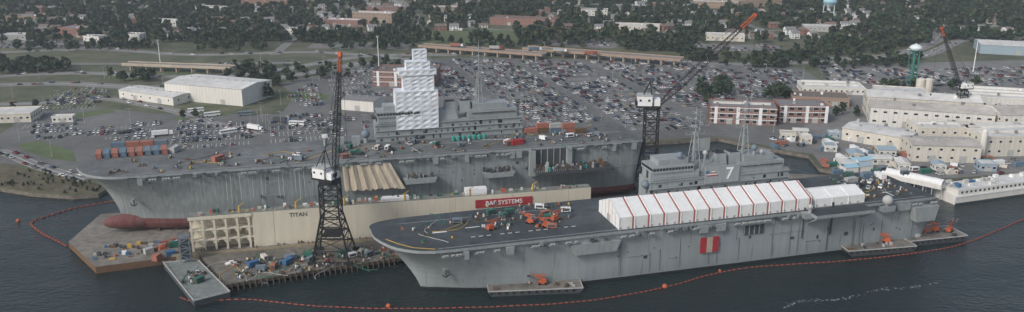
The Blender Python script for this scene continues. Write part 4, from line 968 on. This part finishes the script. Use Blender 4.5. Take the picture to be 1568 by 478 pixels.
b1_=barge((748,447),(893,441),10,2.2,clut=8); lift(b1_,22,5,2.25,math.pi); pallet(b1_,17,6,2.25,1,random); pallet(b1_,28,4,2.25,1,random)
b2_=barge((1300,385),(1404,377),14,2.6); lift(b2_,22,6,2.65,2.6); lift(b2_,26,10,2.65,.4)
b3_=barge((1392,370),(1482,361),13,2.6); lift(b3_,26,6,2.65,.5); lift(b3_,20,8,2.65,2.4); gen(b3_,8,6,2.65,.3,0); container(b3_,15,9,2.65,0,"container_or")
A_=g(1462,314,0);B_=g(1568,299,0); fr=frame2(A_,B_); m=MB()
m.box(0,95,0,14,-1,4.5,"wall_white"); m.box(2,93,.8,13,4.5,7.5,"wall_white","roof_white"); m.box(-.2,95.2,-.25,-.002,3.8,4.5,"white"); m.box(0,95,-.05,-.003,-.5,.8,"ship_dark")
for i in range(30): m.box(4+i*3,5.2+i*3,.72,.8,5.4,6.6,"glass")
for i in range(46): m.beam((i*2,.1,4.5),(i*2,.1,5.6),.08,"white")
m.beam((0,.1,5.6),(95,.1,5.6),.08,"white")
for i in range(40): x=random.uniform(2,90); m.cbox(x,random.uniform(2,12),7.5,random.uniform(1,4),random.uniform(1,3),random.uniform(.6,2.2),random.choice(["white","roof_white","blue","wall_grey","tentwhite"]))
m.obj("berthing_barge",fr.M)
a_=g(1352,262,9);c2=g(1445,282,9); fr=frame2(a_,c2,3); Lx=math.hypot(a_[0]-c2[0],a_[1]-c2[1]); m=MB(); n=9; vs=[];k=14
for i in range(k+1):
    for j in range(n): t=math.pi*j/(n-1); rr=3*(1-.03*(i%2)); vs.append((Lx*i/k,rr*math.cos(t),6+rr*.8*math.sin(t)-.0))
m.add(vs,[(i*n+j,i*n+j+1,(i+1)*n+j+1,(i+1)*n+j) for i in range(k) for j in range(n-1)],"tentwhite"); m.box(0,Lx,-3,3,3.5,6.0,"wall_white")
for i in range(8): m.cyl((i*Lx/7,-2.5,-2),(i*Lx/7,-2.5,3.5),.3,"wall_grey",n=6); m.cyl((i*Lx/7,2.5,-2),(i*Lx/7,2.5,3.5),.3,"wall_grey",n=6)
m.obj("covered_gangway",fr.M)
for px,py,c_ in ((1310,252,"wt_blue"),(1330,250,"wt_blue"),(1322,260,"wall_blue"),(1300,262,"wt_blue")):
    x,y=g(px,py); mb=MB(); mb.box(-4,4,-3,3,0,3,"wall_white",c_); mb.add([(-4.3,-3.3,3.02),(4.3,-3.3,3.02),(4.3,0,4.6),(-4.3,0,4.6)],[(0,1,2,3)],c_); mb.add([(-4.3,0,4.6),(4.3,0,4.6),(4.3,3.3,3.02),(-4.3,3.3,3.02)],[(0,1,2,3)],c_); mb.obj("blue_roofed_shed",at(x,y,2,.2))
for i in range(170):
    px=random.uniform(1180,1568);py=random.uniform(205,268)
    if px<1260 and py>228: continue
    x,y=g(px,py)
    if blocked(x,y,-4): continue
    F_=Frame((x,y),.2)
    k=random.random()
    if k<.35: container(F_,0,0,2.01,random.choice([0,1.57]),random.choice(["white","container_or","container_bl","wall_grey","green_eq","white","wall_cream"]))
    elif k<.6: gen(F_,0,0,2.01,random.uniform(0,3),random.randrange(6))
    else: nm,me=random.choices(CM,CW)[0]; link(nm,me,at(x,y,2.01,random.uniform(0,6)))
for i in range(60):
    x=random.uniform(60,240);y=random.uniform(31,40); pallet(F1,x,y,3,random.uniform(0,3),random)
# ------------------------------------------------------------------ cranes
def crane(x,y,z,rot,wb,ht,boom,cabc="white",name="portal_crane",br=1.2,cs_=1.0):
    M=at(x,y,z,rot); mb=MB(); K="crane_black"; wt=wb*.22; zl=ht*.58
    c4=((-1,-1),(1,-1),(1,1),(-1,1))
    lv=[0,ht*.16,ht*.32,ht*.46,zl,ht*.72,ht*.86,ht]
    def wz(z_): 
        return wb/2+(wt*1.1-wb/2)*min(1,z_/zl) if z_<zl else wt*1.1
    for i in range(len(lv)-1):
        a,b_=lv[i],lv[i+1];wa,wb_=wz(a),wz(b_)
        for (p,q) in zip(c4,c4[1:]+c4[:1]):
            mb.beam((p[0]*wa,p[1]*wa,a),(p[0]*wb_,p[1]*wb_,b_),.55,K)
            mb.beam((p[0]*wb_,p[1]*wb_,b_),(q[0]*wb_,q[1]*wb_,b_),.4,K)
            if i>0:
                mb.beam((p[0]*wa,p[1]*wa,a),(q[0]*wb_,q[1]*wb_,b_),.24,K); mb.beam((q[0]*wa,q[1]*wa,a),(p[0]*wb_,p[1]*wb_,b_),.24,K)
    for p in c4: mb.cbox(p[0]*wb/2,p[1]*wb/2,0,3,1.4,1.4,K); 
    mb.cbox(0,0,lv[2],wb*.5,wb*.5,.4,K); mb.beam((-wb/2,-wb/2,1),(wb/2,-wb/2,1),.5,K)
    mb.cyl((0,0,ht),(0,0,ht+1.2),wt*1.3,K,n=16)
    bd=Vector(boom); hd=Vector((bd.x,bd.y,0)); hd=hd.normalized() if hd.length>.1 else Vector((1,0,0))
    sd=Vector((-hd.y,hd.x,0))
    def hb(l0,l1,w_,z0,z1,m_):
        vs=[hd*l*cs_+sd*s*cs_+Vector((0,0,ht+1.2+(zz-ht-1.2)*cs_)) for zz in(z0,z1) for l,s in((l0,-w_),(l1,-w_),(l1,w_),(l0,w_))]
        mb.add(vs,[(0,3,2,1),(4,5,6,7),(0,1,5,4),(1,2,6,5),(2,3,7,6),(3,0,4,7)],m_)
    hb(-6,3.2,2.8,ht+1.2,ht+1.9,K); hb(-5.6,-.2,2.6,ht+1.9,ht+5.6,cabc); hb(-5.8,0,2.75,ht+5.61,ht+5.9,"wall_grey"); hb(.6,2.8,2.2,ht+1.9,ht+4.4,cabc); hb(2.81,2.86,1.2,ht+2.8,ht+4,"glass")
    for l in (-4.6,-1.4): hb(l-.4,l+.4,2.66,ht+3.6,ht+4.4,"glass")
    hb(-6.4,-5.61,2.2,ht+1.9,ht+3.4,K)
    foot_=hd*2.5*cs_+Vector((0,0,ht+2)); top=foot_+bd; ah=-hd*1.5+Vector((0,0,ht+14))
    for sg in (-1,1):
        mb.beam(sd*sg*2+Vector((0,0,ht+5.6))-hd*.1,ah+sd*sg*.5,.35,K); mb.beam(-hd*5.5+sd*sg*2+Vector((0,0,ht+5.6)),ah+sd*sg*.5,.3,K)
    mb.beam(ah,top,.12,K); mb.beam(ah+sd*.4,foot_+bd*.7,.12,K); mb.beam(ah+sd*.2,foot_+bd*.45,.12,K)
    dn=bd.normalized(); u=sd; v=dn.cross(u); n=22
    def cs(t):
        r=br*(min(1,.35+t*4) if t<.5 else 1-.65*(t-.5)*2); c0=foot_+bd*t; return [c0+u*r*a+v*r*b_ for a,b_ in((-1,-1),(1,-1),(1,1),(-1,1))]
    prev=cs(0)
    for i in range(1,n+1):
        cur=cs(i/n); mt="orange" if i>n*.88 else K
        for k_ in range(4): 
            mb.beam(prev[k_],cur[k_],.24,mt); mb.beam(prev[k_],cur[(k_+1)%4],.13,mt); mb.beam(cur[k_],cur[(k_+1)%4],.13,mt)
        prev=cur
    mb.cyl(top-sd*.5,top+sd*.5,1.0,"orange",n=12); lb=Vector((top.x,top.y,ht*.6+6)); mb.beam(top+hd*.9,lb+hd*.9,.1,K); mb.sphere(lb+hd*.9,.7,K,8)
    mb.obj(name,M)
def cranepx(base,topy,wb,boomtip,z,br=1.2,cs_=1.0):
    x,y=g(*base,z)
    _,zt=Frame((0,y),0).loc(base[0],topy,0); ht=zt-z-5
    bx,bz=Frame((0,y),0).loc(boomtip[0],boomtip[1],0)
    crane(x,y,z,0,wb,ht,(bx-x-(2.5*cs_ if bx>x else -2.5*cs_),-3.0,bz-ht-z-2),br=br,cs_=cs_)
cranepx((512,394),262,16,(525,80),3,br=1.0,cs_=1.15)
cranepx((992,296),152,14,(1153,22),3,br=1.5,cs_=1.35)
cranepx((1468,182),128,11,(1438,42),2,br=1.0)
# ------------------------------------------------------------------ booms, buoys, foam
def boomline(pts,st=1.6,r=.38):
    P=[g(*p,0) for p in pts]; mb=MB(); k=0; Q=[]
    for i in range(len(P)-1):
        p0=P[max(i-1,0)];p1=P[i];p2=P[i+1];p3=P[min(i+2,len(P)-1)]
        n=max(2,int(math.hypot(p2[0]-p1[0],p2[1]-p1[1])/st))
        for j in range(n):
            t=j/n; Q.append([.5*(2*p1[a]+(-p0[a]+p2[a])*t+(2*p0[a]-5*p1[a]+4*p2[a]-p3[a])*t*t+(-p0[a]+3*p1[a]-3*p2[a]+p3[a])*t**3)+.12*math.sin(len(Q)*.7+a) for a in(0,1)])
    for i in range(len(Q)-1):
        a=Q[i];b_=Q[i+1]; mb.beam((a[0],a[1],.02),(b_[0],b_[1],.02),.1,"ship_dark"); e_=.62
        mb.cyl((a[0],a[1],.1),(a[0]+(b_[0]-a[0])*e_,a[1]+(b_[1]-a[1])*e_,.1),r,"boomred",n=6)
    mb.obj("containment_boom")
boomline([(176,308),(120,318),(70,332),(48,342),(62,356),(106,379)],2.4,.5)
boomline([(276,456),(300,462),(380,459),(470,468),(595,473),(760,470),(900,461),(1015,441),(1080,423),(1150,410),(1290,400),(1400,388),(1480,372),(1568,336),(1620,320)],2.4,.3)
for px,py,r in ((28,339,1.0),(595,470,1.0),(1018,440,1.1),(1102,416,.6)):
    x,y=g(px,py,0); mb=MB(); mb.sphere((0,0,.4),r,"orange",12); mb.cyl((0,0,r),(0,0,r+.9),.15,"ship_dark",n=6); mb.obj("mooring_buoy",at(x,y,0))
mb=MB(); P=[(1200,472),(1225,464),(1280,457),(1330,449),(1390,440),(1440,431)]
for i in range(len(P)-1):
    for k in range(34):
        t=random.random(); px=P[i][0]+(P[i+1][0]-P[i][0])*t;py=P[i][1]+(P[i+1][1]-P[i][1])*t+random.gauss(0,1.0)+math.sin(px*.05)*2; x,y=g(px,py,0); s=random.uniform(.06,.28)
        mb.add([(x-s*2,y-s*.3,.03),(x+s,y-s,.03),(x+s*2.2,y+s*.4,.03),(x-s*.6,y+s,.03)],[(0,1,2,3)],"foam")
mb.obj("foam_streak")
print("objects",len(bpy.data.objects),"houses",cnt,"cars",NC)
